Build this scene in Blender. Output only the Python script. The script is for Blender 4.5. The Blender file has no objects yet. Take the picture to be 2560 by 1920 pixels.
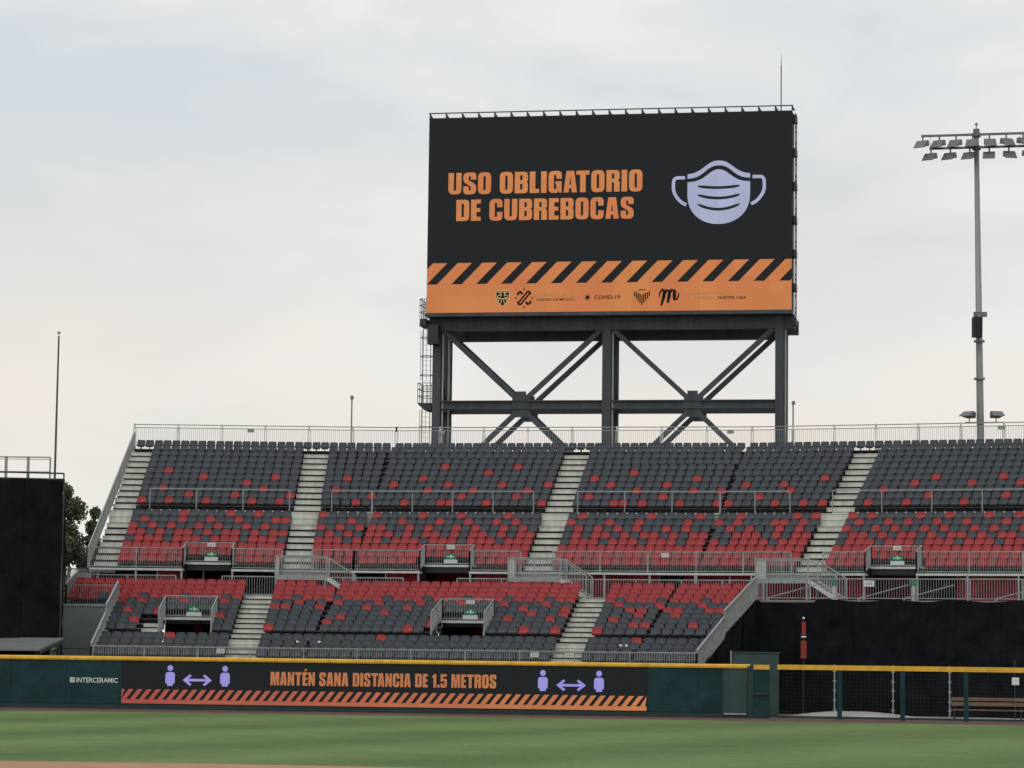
import bpy, bmesh, math, random
from mathutils import Vector, Matrix
random.seed(7)
scene = bpy.context.scene
COL = scene.collection

# ------------------------------------------------------------------ camera, sky, sun, exposure
CAM_H = 2.55
PITCH_UP = math.atan(677 / 6800.0)
ROLL = 0.0125
cam_d = bpy.data.cameras.new('camera')
cam_d.sensor_width = 36.0
cam_d.lens = 36.0 * 6800.0 / 2560.0
cam_d.clip_start = 0.5
cam_d.clip_end = 8000
cam = bpy.data.objects.new('camera', cam_d)
COL.objects.link(cam)
cam.matrix_world = (Matrix.Translation((0, 0, CAM_H)) @ Matrix.Rotation(math.pi / 2 + PITCH_UP, 4, 'X')
                    @ Matrix.Rotation(ROLL, 4, 'Z'))
scene.camera = cam

SUN_EL, SUN_AZ = math.radians(52), math.radians(205)      # azimuth clockwise from +Y (north)
world = bpy.data.worlds.new('World')
scene.world = world
world.use_nodes = True
nt = world.node_tree
nt.nodes.clear()
def wn(kind, **kw):
    n = nt.nodes.new(kind)
    for k, v in kw.items():
        setattr(n, k, v)
    return n
w_out = wn('ShaderNodeOutputWorld')
w_bg_sky = wn('ShaderNodeBackground')
w_bg_cloud = wn('ShaderNodeBackground')
w_mix = wn('ShaderNodeMixShader')
w_sky = wn('ShaderNodeTexSky', sky_type='NISHITA')
w_sky.sun_disc = False
w_sky.sun_elevation = SUN_EL
w_sky.sun_rotation = SUN_AZ
w_sky.altitude = 2200
w_tc = wn('ShaderNodeTexCoord')
w_map = wn('ShaderNodeMapping')
w_map.inputs['Scale'].default_value = (1.0, 1.0, 2.4)
w_n1 = wn('ShaderNodeTexNoise')
w_n1.inputs['Scale'].default_value = 7.0
w_n1.inputs['Detail'].default_value = 6.0
w_n1.inputs['Roughness'].default_value = 0.5
w_n1.inputs['Distortion'].default_value = 0.25
w_r1 = wn('ShaderNodeValToRGB')
w_r1.color_ramp.elements[0].position = 0.40
w_r1.color_ramp.elements[0].color = (0.695, 0.735, 0.76, 1)
w_r1.color_ramp.elements[1].position = 0.61
w_r1.color_ramp.elements[1].color = (0.885, 0.88, 0.86, 1)
w_sep = wn('ShaderNodeSeparateXYZ')
w_r2 = wn('ShaderNodeValToRGB')          # thin bright cloud towards the horizon
w_r2.color_ramp.elements[0].position = 0.07
w_r2.color_ramp.elements[0].color = (1, 1, 1, 1)
w_r2.color_ramp.elements[1].position = 0.20
w_r2.color_ramp.elements[1].color = (0, 0, 0, 1)
w_mc = wn('ShaderNodeMix', data_type='RGBA')
w_mc.inputs[7].default_value = (0.90, 0.825, 0.74, 1)
L = nt.links.new
L(w_tc.outputs['Generated'], w_map.inputs['Vector'])
L(w_map.outputs['Vector'], w_n1.inputs['Vector'])
L(w_n1.outputs['Fac'], w_r1.inputs['Fac'])
L(w_tc.outputs['Generated'], w_sep.inputs['Vector'])
L(w_sep.outputs['Z'], w_r2.inputs['Fac'])
w_n2 = wn('ShaderNodeTexNoise')
w_n2.inputs['Scale'].default_value = 5.0
w_n2.inputs['Detail'].default_value = 2.0
L(w_map.outputs['Vector'], w_n2.inputs['Vector'])
w_mul = wn('ShaderNodeMath', operation='MULTIPLY')
w_add = wn('ShaderNodeMath', operation='MULTIPLY_ADD')
w_add.inputs[1].default_value = 2.6
w_add.inputs[2].default_value = -0.45
L(w_n2.outputs['Fac'], w_add.inputs[0])
L(w_r2.outputs['Color'], w_mul.inputs[0])
L(w_add.outputs[0], w_mul.inputs[1])
w_mul.use_clamp = True
L(w_mul.outputs[0], w_mc.inputs[0])
L(w_r1.outputs['Color'], w_mc.inputs[6])
L(w_mc.outputs[2], w_bg_cloud.inputs['Color'])
w_bg_cloud.inputs['Strength'].default_value = 1.0
L(w_sky.outputs['Color'], w_bg_sky.inputs['Color'])
w_bg_sky.inputs['Strength'].default_value = 0.1
w_mix.inputs[0].default_value = 0.93
L(w_bg_sky.outputs[0], w_mix.inputs[1])
L(w_bg_cloud.outputs[0], w_mix.inputs[2])
L(w_mix.outputs[0], w_out.inputs['Surface'])

sun_d = bpy.data.lights.new('sun', 'SUN')
sun_d.energy = 0.6
sun_d.angle = math.radians(25)
sun_d.color = (1.0, 0.96, 0.9)
sun = bpy.data.objects.new('sun', sun_d)
COL.objects.link(sun)
sun_dir = Vector((math.sin(SUN_AZ) * math.cos(SUN_EL), math.cos(SUN_AZ) * math.cos(SUN_EL), math.sin(SUN_EL)))
sun.rotation_euler = sun_dir.to_track_quat('Z', 'Y').to_euler()
sun.location = sun_dir * 300

scene.view_settings.view_transform = 'Standard'
scene.view_settings.look = 'None'
scene.view_settings.exposure = 0.0
scene.view_settings.gamma = 1.0

# ------------------------------------------------------------------ materials
def mat(name, col, rough=0.6, metal=0.0, var=0.12, scale=1.5, bump=0.0, bscale=20.0, emit=None, estr=1.0, spec=0.5, streak=False):
    m = bpy.data.materials.new(name)
    m.use_nodes = True
    t = m.node_tree
    b = t.nodes['Principled BSDF']
    b.inputs['Roughness'].default_value = rough
    b.inputs['Metallic'].default_value = metal
    b.inputs['Specular IOR Level'].default_value = spec
    b.inputs['Base Color'].default_value = (*col, 1)
    geo = t.nodes.new('ShaderNodeNewGeometry')
    if var > 0:
        n = t.nodes.new('ShaderNodeTexNoise')
        n.inputs['Scale'].default_value = scale
        n.inputs['Detail'].default_value = 5.0
        n.inputs['Roughness'].default_value = 0.6
        if streak:
            mp = t.nodes.new('ShaderNodeMapping')
            mp.inputs['Scale'].default_value = (1, 1, 0.15)
            t.links.new(geo.outputs['Position'], mp.inputs['Vector'])
            t.links.new(mp.outputs['Vector'], n.inputs['Vector'])
        else:
            t.links.new(geo.outputs['Position'], n.inputs['Vector'])
        r = t.nodes.new('ShaderNodeValToRGB')
        r.color_ramp.elements[0].position = 0.3
        r.color_ramp.elements[1].position = 0.7
        r.color_ramp.elements[0].color = (*[c * (1 - var) for c in col], 1)
        r.color_ramp.elements[1].color = (*[min(1, c * (1 + var)) for c in col], 1)
        t.links.new(n.outputs['Fac'], r.inputs['Fac'])
        t.links.new(r.outputs['Color'], b.inputs['Base Color'])
    if bump > 0:
        n2 = t.nodes.new('ShaderNodeTexNoise')
        n2.inputs['Scale'].default_value = bscale
        n2.inputs['Detail'].default_value = 4.0
        t.links.new(geo.outputs['Position'], n2.inputs['Vector'])
        bp = t.nodes.new('ShaderNodeBump')
        bp.inputs['Strength'].default_value = bump
        bp.inputs['Distance'].default_value = 0.05
        t.links.new(n2.outputs['Fac'], bp.inputs['Height'])
        t.links.new(bp.outputs['Normal'], b.inputs['Normal'])
    if emit:
        b.inputs['Emission Color'].default_value = (*emit, 1)
        b.inputs['Emission Strength'].default_value = estr
    return m

M = {}
M['seat_grey'] = mat('grey seat plastic', (0.045, 0.055, 0.068), 0.55, var=0.25, scale=2.2)
M['seat_red'] = mat('red seat plastic', (0.335, 0.029, 0.033), 0.55, var=0.16, scale=2.2)
M['bracket'] = mat('dark bracket', (0.03, 0.032, 0.036), 0.7)
M['galv'] = mat('galvanised steel', (0.32, 0.345, 0.345), 0.5, 0.35, var=0.2, scale=3)
M['galv_light'] = mat('bright galvanised steel', (0.58, 0.6, 0.58), 0.5, 0.2, var=0.15, scale=3)
M['step'] = mat('galvanised step', (0.6, 0.61, 0.55), 0.65, 0.0, var=0.22, scale=2.5, streak=True)
M['tread'] = mat('deck plank', (0.3, 0.3, 0.28), 0.75, var=0.2)
M['riser'] = mat('dark riser sheet', (0.022, 0.024, 0.028), 0.8, var=0.2)
M['riser_light'] = mat('light riser sheet', (0.4, 0.41, 0.39), 0.7, var=0.2)
M['dark_fabric'] = mat('black shade cloth', (0.0095, 0.011, 0.014), 0.95, var=0.45, scale=1.4, bump=0.5, bscale=5, spec=0.08)
M['red_fabric'] = mat('dark red shade cloth', (0.30, 0.035, 0.055), 0.9, var=0.35, scale=0.8, bump=0.3, bscale=5, spec=0.1)
M['steel'] = mat('painted grey steel', (0.046, 0.058, 0.07), 0.5, 0.0, var=0.35, scale=1.6, streak=True)
M['steel_dark'] = mat('painted dark steel', (0.022, 0.027, 0.034), 0.55, 0.0, var=0.2)
M['pipe'] = mat('pale conduit', (0.42, 0.44, 0.42), 0.5, 0.1, var=0.1)
M['pole'] = mat('grey pole', (0.27, 0.29, 0.29), 0.5, 0.2, var=0.15, streak=True)
M['lamp_body'] = mat('floodlight housing', (0.16, 0.165, 0.18), 0.5, 0.2, var=0.15)
M['lamp_glass'] = mat('floodlight lens', (0.03, 0.03, 0.06), 0.15, 0.0, var=0.0)
M['screen'] = mat('unlit display face', (0.016, 0.0205, 0.0235), 0.65, var=0.16, scale=14, spec=0.25)
M['casing'] = mat('display casing', (0.03, 0.033, 0.037), 0.6)
M['orange'] = mat('lit orange pixels', (0.02, 0.01, 0.01), 0.8, var=0, emit=(0.56, 0.205, 0.072), spec=0.1)
M['orange_band'] = mat('lit orange band', (0.02, 0.01, 0.01), 0.8, var=0, emit=(0.55, 0.19, 0.068), spec=0.1)
M['ribbon_orange'] = mat('lit orange ribbon pixels', (0.02, 0.01, 0.01), 0.8, var=0, emit=(0.43, 0.165, 0.068), spec=0.1)
M['ribbon_band'] = mat('lit red to orange ribbon pixels', (0.02, 0.01, 0.01), 0.8, var=0, emit=(0.42, 0.13, 0.06), spec=0.1)
_t = M['ribbon_band'].node_tree
_g = _t.nodes.new('ShaderNodeNewGeometry'); _s = _t.nodes.new('ShaderNodeSeparateXYZ'); _m = _t.nodes.new('ShaderNodeMapRange'); _r = _t.nodes.new('ShaderNodeValToRGB')
_m.inputs['From Min'].default_value = -17; _m.inputs['From Max'].default_value = 6
_r.color_ramp.elements[0].color = (0.33, 0.072, 0.058, 1); _r.color_ramp.elements[1].color = (0.50, 0.19, 0.07, 1)
_t.links.new(_g.outputs['Position'], _s.inputs[0]); _t.links.new(_s.outputs['X'], _m.inputs['Value']); _t.links.new(_m.outputs[0], _r.inputs['Fac']); _t.links.new(_r.outputs['Color'], _t.nodes['Principled BSDF'].inputs['Emission Color'])
M['lavender'] = mat('lit pale pixels', (0.02, 0.02, 0.03), 0.8, var=0, emit=(0.375, 0.395, 0.56), spec=0.1)
M['violet'] = mat('lit violet pixels', (0.02, 0.02, 0.03), 0.8, var=0, emit=(0.29, 0.27, 0.66), spec=0.1)
M['ink'] = mat('unlit logo pixels', (0.02, 0.018, 0.016), 0.8, var=0, spec=0.1)
M['faint'] = mat('dim logo pixels', (0.02, 0.015, 0.01), 0.8, var=0, emit=(0.36, 0.17, 0.07), spec=0.1)
M['gold'] = mat('lit pale logo pixels', (0.02, 0.015, 0.01), 0.8, var=0, emit=(0.45, 0.29, 0.13), spec=0.1)
M['green_wall'] = mat('dark green padding', (0.0085, 0.041, 0.045), 0.55, var=0.32, scale=1.3, spec=0.25, bump=0.25, bscale=2.5)
M['green_dark'] = mat('dark green paint', (0.01, 0.034, 0.036), 0.6, var=0.2)
M['green_box'] = mat('faded green paint', (0.03, 0.068, 0.064), 0.6, var=0.2)
M['green_gate'] = mat('green gate paint', (0.02, 0.055, 0.054), 0.6, var=0.25)
M['yellow'] = mat('yellow cap padding', (0.74, 0.42, 0.032), 0.6, var=0.22, scale=2.2, bump=0.3, bscale=3)
M['white'] = mat('white print', (0.75, 0.77, 0.75), 0.6, var=0.03)
M['sign_white'] = mat('white sign plate', (0.62, 0.66, 0.62), 0.6, var=0.05)
M['sign_green'] = mat('green exit sign', (0.02, 0.2, 0.1), 0.5, var=0.05)
M['mark'] = mat('grey sign print', (0.3, 0.31, 0.31), 0.6, var=0)
M['panel_grey'] = mat('grey sheet panel', (0.27, 0.31, 0.31), 0.6, var=0.08, scale=1.2)
M['awning'] = mat('grey awning', (0.17, 0.18, 0.18), 0.7, var=0.1)
M['wood'] = mat('bench timber', (0.2, 0.135, 0.085), 0.7, var=0.25, scale=4)
M['rubber'] = mat('pale bullpen floor', (0.34, 0.34, 0.33), 0.8, var=0.25, scale=0.7)
M['redcloth'] = mat('red banner', (0.3, 0.03, 0.025), 0.7, var=0.25, scale=5)
M['bark'] = mat('bark', (0.05, 0.04, 0.03), 0.9, var=0.3, scale=3)
M['speaker'] = mat('black speaker grille', (0.015, 0.016, 0.017), 0.7, var=0.2)
M['flag_pole'] = mat('dark pole paint', (0.1, 0.09, 0.105), 0.5, var=0.1)
M['ball'] = mat('pale pole ball', (0.5, 0.5, 0.49), 0.35, 0.2, var=0)
M['track'] = mat('warning track', (0.12, 0.055, 0.045), 0.95, var=0.25, scale=1.5, bump=0.4, bscale=40)
M['dirt'] = mat('infield dirt', (0.43, 0.235, 0.14), 0.95, var=0.12, scale=0.8, bump=0.4, bscale=50)
M['earth'] = mat('bare ground', (0.16, 0.13, 0.1), 0.95, var=0.2, scale=0.05)
M['foliage'] = mat('leaves', (0.07, 0.09, 0.045), 0.7, var=0.55, scale=0.9)

def led_modules(m, amount):
    t = m.node_tree
    b = t.nodes['Principled BSDF']
    geo = t.nodes.new('ShaderNodeNewGeometry')
    sn = t.nodes.new('ShaderNodeVectorMath'); sn.operation = 'SNAP'
    sn.inputs[1].default_value = (0.96, 500.0, 0.96)
    wn_ = t.nodes.new('ShaderNodeTexWhiteNoise')
    nz = t.nodes.new('ShaderNodeTexNoise'); nz.inputs['Scale'].default_value = 0.35; nz.inputs['Detail'].default_value = 3
    hs = t.nodes.new('ShaderNodeHueSaturation')
    mr = t.nodes.new('ShaderNodeMapRange'); mr.inputs['To Min'].default_value = 1 - amount; mr.inputs['To Max'].default_value = 1 + amount
    mh = t.nodes.new('ShaderNodeMapRange'); mh.inputs['From Min'].default_value = .3; mh.inputs['From Max'].default_value = .7
    mh.inputs['To Min'].default_value = .5 - amount * .14; mh.inputs['To Max'].default_value = .5 + amount * .14
    k = t.links.new
    k(geo.outputs['Position'], sn.inputs[0]); k(sn.outputs[0], wn_.inputs['Vector']); k(wn_.outputs['Value'], mr.inputs['Value'])
    k(geo.outputs['Position'], nz.inputs['Vector']); k(nz.outputs['Fac'], mh.inputs['Value'])
    k(mr.outputs[0], hs.inputs['Value']); k(mh.outputs[0], hs.inputs['Hue'])
    src = b.inputs['Emission Color']
    if src.links: k(src.links[0].from_socket, hs.inputs['Color'])
    else: hs.inputs['Color'].default_value = src.default_value
    k(hs.outputs['Color'], b.inputs['Emission Color'])
for _n in ('orange', 'orange_band', 'ribbon_orange', 'ribbon_band', 'lavender', 'violet'):
    led_modules(M[_n], 0.05)
def grass_material():
    m = bpy.data.materials.new('mown grass')
    m.use_nodes = True
    t = m.node_tree
    b = t.nodes['Principled BSDF']
    b.inputs['Roughness'].default_value = 0.95
    b.inputs['Specular IOR Level'].default_value = 0.15
    geo = t.nodes.new('ShaderNodeNewGeometry')
    lk = t.links.new
    mp = t.nodes.new('ShaderNodeMapping')
    mp.inputs['Rotation'].default_value = (0, 0, math.radians(28))
    lk(geo.outputs['Position'], mp.inputs['Vector'])
    wv = t.nodes.new('ShaderNodeTexWave')
    wv.inputs['Scale'].default_value = 0.03
    wv.inputs['Distortion'].default_value = 2.0
    wv.inputs['Detail'].default_value = 2.0
    wv.inputs['Detail Scale'].default_value = 1.5
    lk(mp.outputs['Vector'], wv.inputs['Vector'])
    n1 = t.nodes.new('ShaderNodeTexNoise')
    n1.inputs['Scale'].default_value = 0.22
    n1.inputs['Detail'].default_value = 6
    n1.inputs['Roughness'].default_value = 0.65
    lk(geo.outputs['Position'], n1.inputs['Vector'])
    n2 = t.nodes.new('ShaderNodeTexNoise')
    n2.inputs['Scale'].default_value = 6.0
    n2.inputs['Detail'].default_value = 5
    n2.inputs['Roughness'].default_value = 0.75
    mp2 = t.nodes.new('ShaderNodeMapping')
    mp2.inputs['Rotation'].default_value = (0, 0, math.radians(6))
    mp2.inputs['Scale'].default_value = (1.0, 0.16, 1.0)
    lk(geo.outputs['Position'], mp2.inputs['Vector'])
    lk(mp2.outputs['Vector'], n2.inputs['Vector'])
    add = t.nodes.new('ShaderNodeMath'); add.operation = 'MULTIPLY_ADD'
    add.inputs[1].default_value = 0.2
    lk(wv.outputs['Fac'], add.inputs[0])
    m2 = t.nodes.new('ShaderNodeMath'); m2.operation = 'MULTIPLY_ADD'
    m2.inputs[1].default_value = 0.45
    lk(n1.outputs['Fac'], m2.inputs[0])
    m3 = t.nodes.new('ShaderNodeMath'); m3.operation = 'MULTIPLY'
    m3.inputs[1].default_value = 0.42
    lk(n2.outputs['Fac'], m3.inputs[0])
    lk(m3.outputs[0], m2.inputs[2])
    lk(m2.outputs[0], add.inputs[2])
    r = t.nodes.new('ShaderNodeValToRGB')
    r.color_ramp.elements[0].position = 0.3
    r.color_ramp.elements[0].color = (0.072, 0.128, 0.04, 1)
    r.color_ramp.elements[1].position = 0.70
    r.color_ramp.elements[1].color = (0.158, 0.232, 0.082, 1)
    lk(add.outputs[0], r.inputs['Fac'])
    lk(r.outputs['Color'], b.inputs['Base Color'])
    bp = t.nodes.new('ShaderNodeBump')
    bp.inputs['Strength'].default_value = 0.5
    bp.inputs['Distance'].default_value = 0.03
    lk(n2.outputs['Fac'], bp.inputs['Height'])
    lk(bp.outputs['Normal'], b.inputs['Normal'])
    return m
M['grass'] = grass_material()

# ------------------------------------------------------------------ plan of the stands
# The stands bend in three straight facets at 0, -10 and -20 degrees; (w, g) are metres along and
# outward on a facet, g = 136.8 being the front row of the upper tier.
T5 = math.tan(math.radians(5))
XJ1 = -7.6
G0 = 136.8
ANG = [0.0, math.radians(-10), math.radians(-20)]
TV = [Vector((math.cos(a), math.sin(a), 0)) for a in ANG]
NV = [Vector((-math.sin(a), math.cos(a), 0)) for a in ANG]
_j1 = Vector((XJ1 + T5 * (G0 - 138), G0, 0))
FP = [Vector((0, G0, 0)), _j1, _j1 + TV[1] * 17.3]
def W(f, w, g, z=0.0):
    p = FP[f] + TV[f] * w + NV[f] * (g - G0)
    return Vector((p.x, p.y, z))
def joint_left(f, g):
    return -T5 * (g - G0) if f else -99
def joint_right(f, g):
    return {0: XJ1 + T5 * (g - 138), 1: 17.3 + T5 * (g - G0), 2: 99}[f]

# ------------------------------------------------------------------ mesh helpers
class MB:
    def __init__(self):
        self.v, self.f, self.mi = [], [], []
    def add(self, vs, fs, mi=0):
        b = len(self.v)
        self.v += [Vector(p) for p in vs]
        self.f += [[b + i for i in q] for q in fs]
        self.mi += [mi] * len(fs)
        return self
    def hexa(self, p, mi=0):          # p: 4 bottom + 4 top corners, counter-clockwise
        return self.add(p, [(3, 2, 1, 0), (4, 5, 6, 7), (0, 1, 5, 4), (1, 2, 6, 5), (2, 3, 7, 6), (3, 0, 4, 7)], mi)
    def box(self, x0, x1, y0, y1, z0, z1, mi=0):
        return self.hexa([(x0, y0, z0), (x1, y0, z0), (x1, y1, z0), (x0, y1, z0),
                          (x0, y0, z1), (x1, y0, z1), (x1, y1, z1), (x0, y1, z1)], mi)
    def fbox(self, f, w0, w1, g0, g1, z0, z1, mi=0):
        return self.hexa([W(f, w0, g0, z0), W(f, w1, g0, z0), W(f, w1, g1, z0), W(f, w0, g1, z0),
                          W(f, w0, g0, z1), W(f, w1, g0, z1), W(f, w1, g1, z1), W(f, w0, g1, z1)], mi)
    def wedge(self, f, wa0, wb0, wa1, wb1, g0, g1, z0, z1, mi=0):
        return self.hexa([W(f, wa0, g0, z0), W(f, wb0, g0, z0), W(f, wb1, g1, z0), W(f, wa1, g1, z0),
                          W(f, wa0, g0, z1), W(f, wb0, g0, z1), W(f, wb1, g1, z1), W(f, wa1, g1, z1)], mi)
    def bar(self, a, b, tw, th=None, up=Vector((0, 0, 1)), mi=0):
        a, b = Vector(a), Vector(b)
        th = th or tw
        d = (b - a).normalized()
        if abs(d.dot(up)) > 0.98:
            up = Vector((0, 1, 0))
        s = d.cross(up).normalized() * tw / 2
        u = s.cross(d).normalized() * th / 2
        return self.hexa([a - s - u, a + s - u, b + s - u, b - s - u, a - s + u, a + s + u, b + s + u, b - s + u], mi)
    def tube(self, a, b, r0, r1=None, n=8, mi=0):
        a, b = Vector(a), Vector(b)
        r1 = r0 if r1 is None else r1
        d = (b - a).normalized()
        x = d.orthogonal().normalized()
        y = d.cross(x)
        vs = []
        for p, r in ((a, r0), (b, r1)):
            for k in range(n):
                t = 2 * math.pi * k / n
                vs.append(p + x * math.cos(t) * r + y * math.sin(t) * r)
        fs = [(k, (k + 1) % n, n + (k + 1) % n, n + k) for k in range(n)]
        fs += [tuple(range(n - 1, -1, -1)), tuple(range(n, 2 * n))]
        return self.add(vs, fs, mi)
    def ring(self, c, r, tr, n=14, mi=0):
        pts = [Vector(c) + Vector((math.cos(2 * math.pi * k / n) * r, math.sin(2 * math.pi * k / n) * r, 0)) for k in range(n)]
        for k in range(n):
            self.bar(pts[k], pts[(k + 1) % n], tr, mi=mi)
        return self
    def ball(self, c, r, n=12, m=8, sz=1.0, mi=0):
        c = Vector(c)
        vs = [c + Vector((0, 0, -r * sz))]
        for i in range(1, m):
            ph = -math.pi / 2 + math.pi * i / m
            for k in range(n):
                t = 2 * math.pi * k / n
                vs.append(c + Vector((math.cos(t) * math.cos(ph) * r, math.sin(t) * math.cos(ph) * r, math.sin(ph) * r * sz)))
        vs.append(c + Vector((0, 0, r * sz)))
        fs = [(0, 1 + (k + 1) % n, 1 + k) for k in range(n)]
        for i in range(m - 2):
            o = 1 + i * n
            fs += [(o + k, o + (k + 1) % n, o + n + (k + 1) % n, o + n + k) for k in range(n)]
        o = 1 + (m - 2) * n
        fs += [(o + k, o + (k + 1) % n, len(vs) - 1) for k in range(n)]
        return self.add(vs, fs, mi)
    def mesh(self, name, mats, offset=Vector((0, 0, 0)), smooth=False):
        me = bpy.data.meshes.new(name)
        me.from_pydata([tuple(p - offset) for p in self.v], [], self.f)
        for m in (mats if isinstance(mats, (list, tuple)) else [mats]):
            me.materials.append(m)
        if len(me.materials) > 1:
            me.polygons.foreach_set('material_index', self.mi)
        if smooth:
            me.polygons.foreach_set('use_smooth', [True] * len(me.polygons))
        me.update()
        return me
    def build(self, name, mats, parent=None, smooth=False):
        xs = [p.x for p in self.v]; ys = [p.y for p in self.v]; zs = [p.z for p in self.v]
        c = Vector(((min(xs) + max(xs)) / 2, (min(ys) + max(ys)) / 2, min(zs)))
        o = bpy.data.objects.new(name, self.mesh(name, mats, c, smooth))
        COL.objects.link(o)
        base = Vector((0, 0, 0))
        p = parent
        while p:
            base += p.location
            p = p.parent
        o.location = c - base
        o.parent = parent
        return o
def tag(o, label=None, cat=None, group=None, kind=None):
    if label: o['label'] = label
    if cat: o['category'] = cat
    if group: o['group'] = group
    if kind: o['kind'] = kind
    return o
def thing(name, loc, label, cat, group=None):
    e = bpy.data.objects.new(name, None)
    e.empty_display_size = 0.3
    COL.objects.link(e)
    e.location = Vector(loc)
    return tag(e, label, cat, group)

def fillet(contour):
    out = []
    n = len(contour)
    for i in range(n):
        p = Vector(contour[i][:2]); r = contour[i][2] if len(contour[i]) > 2 else 0
        if r <= 0:
            out.append((p.x, p.y)); continue
        a = Vector(contour[i - 1][:2]); b = Vector(contour[(i + 1) % n][:2])
        da, db = (a - p), (b - p)
        la, lb = da.length, db.length
        da.normalize(); db.normalize()
        r_ = min(r, la * 0.5, lb * 0.5)
        q0, q1 = p + da * r_, p + db * r_
        for k in range(6):
            t = k / 5
            q = q0 * (1 - t) ** 2 + p * 2 * t * (1 - t) + q1 * t * t
            out.append((q.x, q.y))
    return out
def flat_mesh(contours, mapping, name, material, parent):
    """fill 2D contours (holes even-odd) and lay them on a surface"""
    cu = bpy.data.curves.new(name, 'CURVE')
    cu.dimensions = '2D'
    cu.fill_mode = 'BOTH'
    for c in contours:
        sp = cu.splines.new('POLY')
        sp.points.add(len(c) - 1)
        for k, (x, y) in enumerate(c):
            sp.points[k].co = (x, y, 0, 1)
        sp.use_cyclic_u = True
    o = bpy.data.objects.new(name, cu)
    COL.objects.link(o)
    me = bpy.data.meshes.new_from_object(o)
    bpy.data.objects.remove(o)
    return lay(me, mapping, name, material, parent)
def lay(me, mapping, name, material, parent):
    mb = MB()
    mb.add([mapping(v.co.x, v.co.y) for v in me.vertices], [list(p.vertices) for p in me.polygons])
    bpy.data.meshes.remove(me)
    return mb.build(name, material, parent)
def small_text(s, x, y, w, h, mapping, name, material, parent, bold=0.0):
    cu = bpy.data.curves.new(name, 'FONT')
    cu.body = s
    cu.size = 1.0
    cu.offset = bold
    cu.resolution_u = 3
    o = bpy.data.objects.new(name, cu)
    COL.objects.link(o)
    me = bpy.data.meshes.new_from_object(o)
    bpy.data.objects.remove(o)
    xs = [v.co.x for v in me.vertices]; ys = [v.co.y for v in me.vertices]
    x0, x1, y0, y1 = min(xs), max(xs), min(ys), max(ys)
    return tag(lay(me, lambda a, b: mapping(x + (a - x0) / (x1 - x0) * w, y + (b - y0) / (y1 - y0) * h), name, material, parent), kind='stuff')

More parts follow.
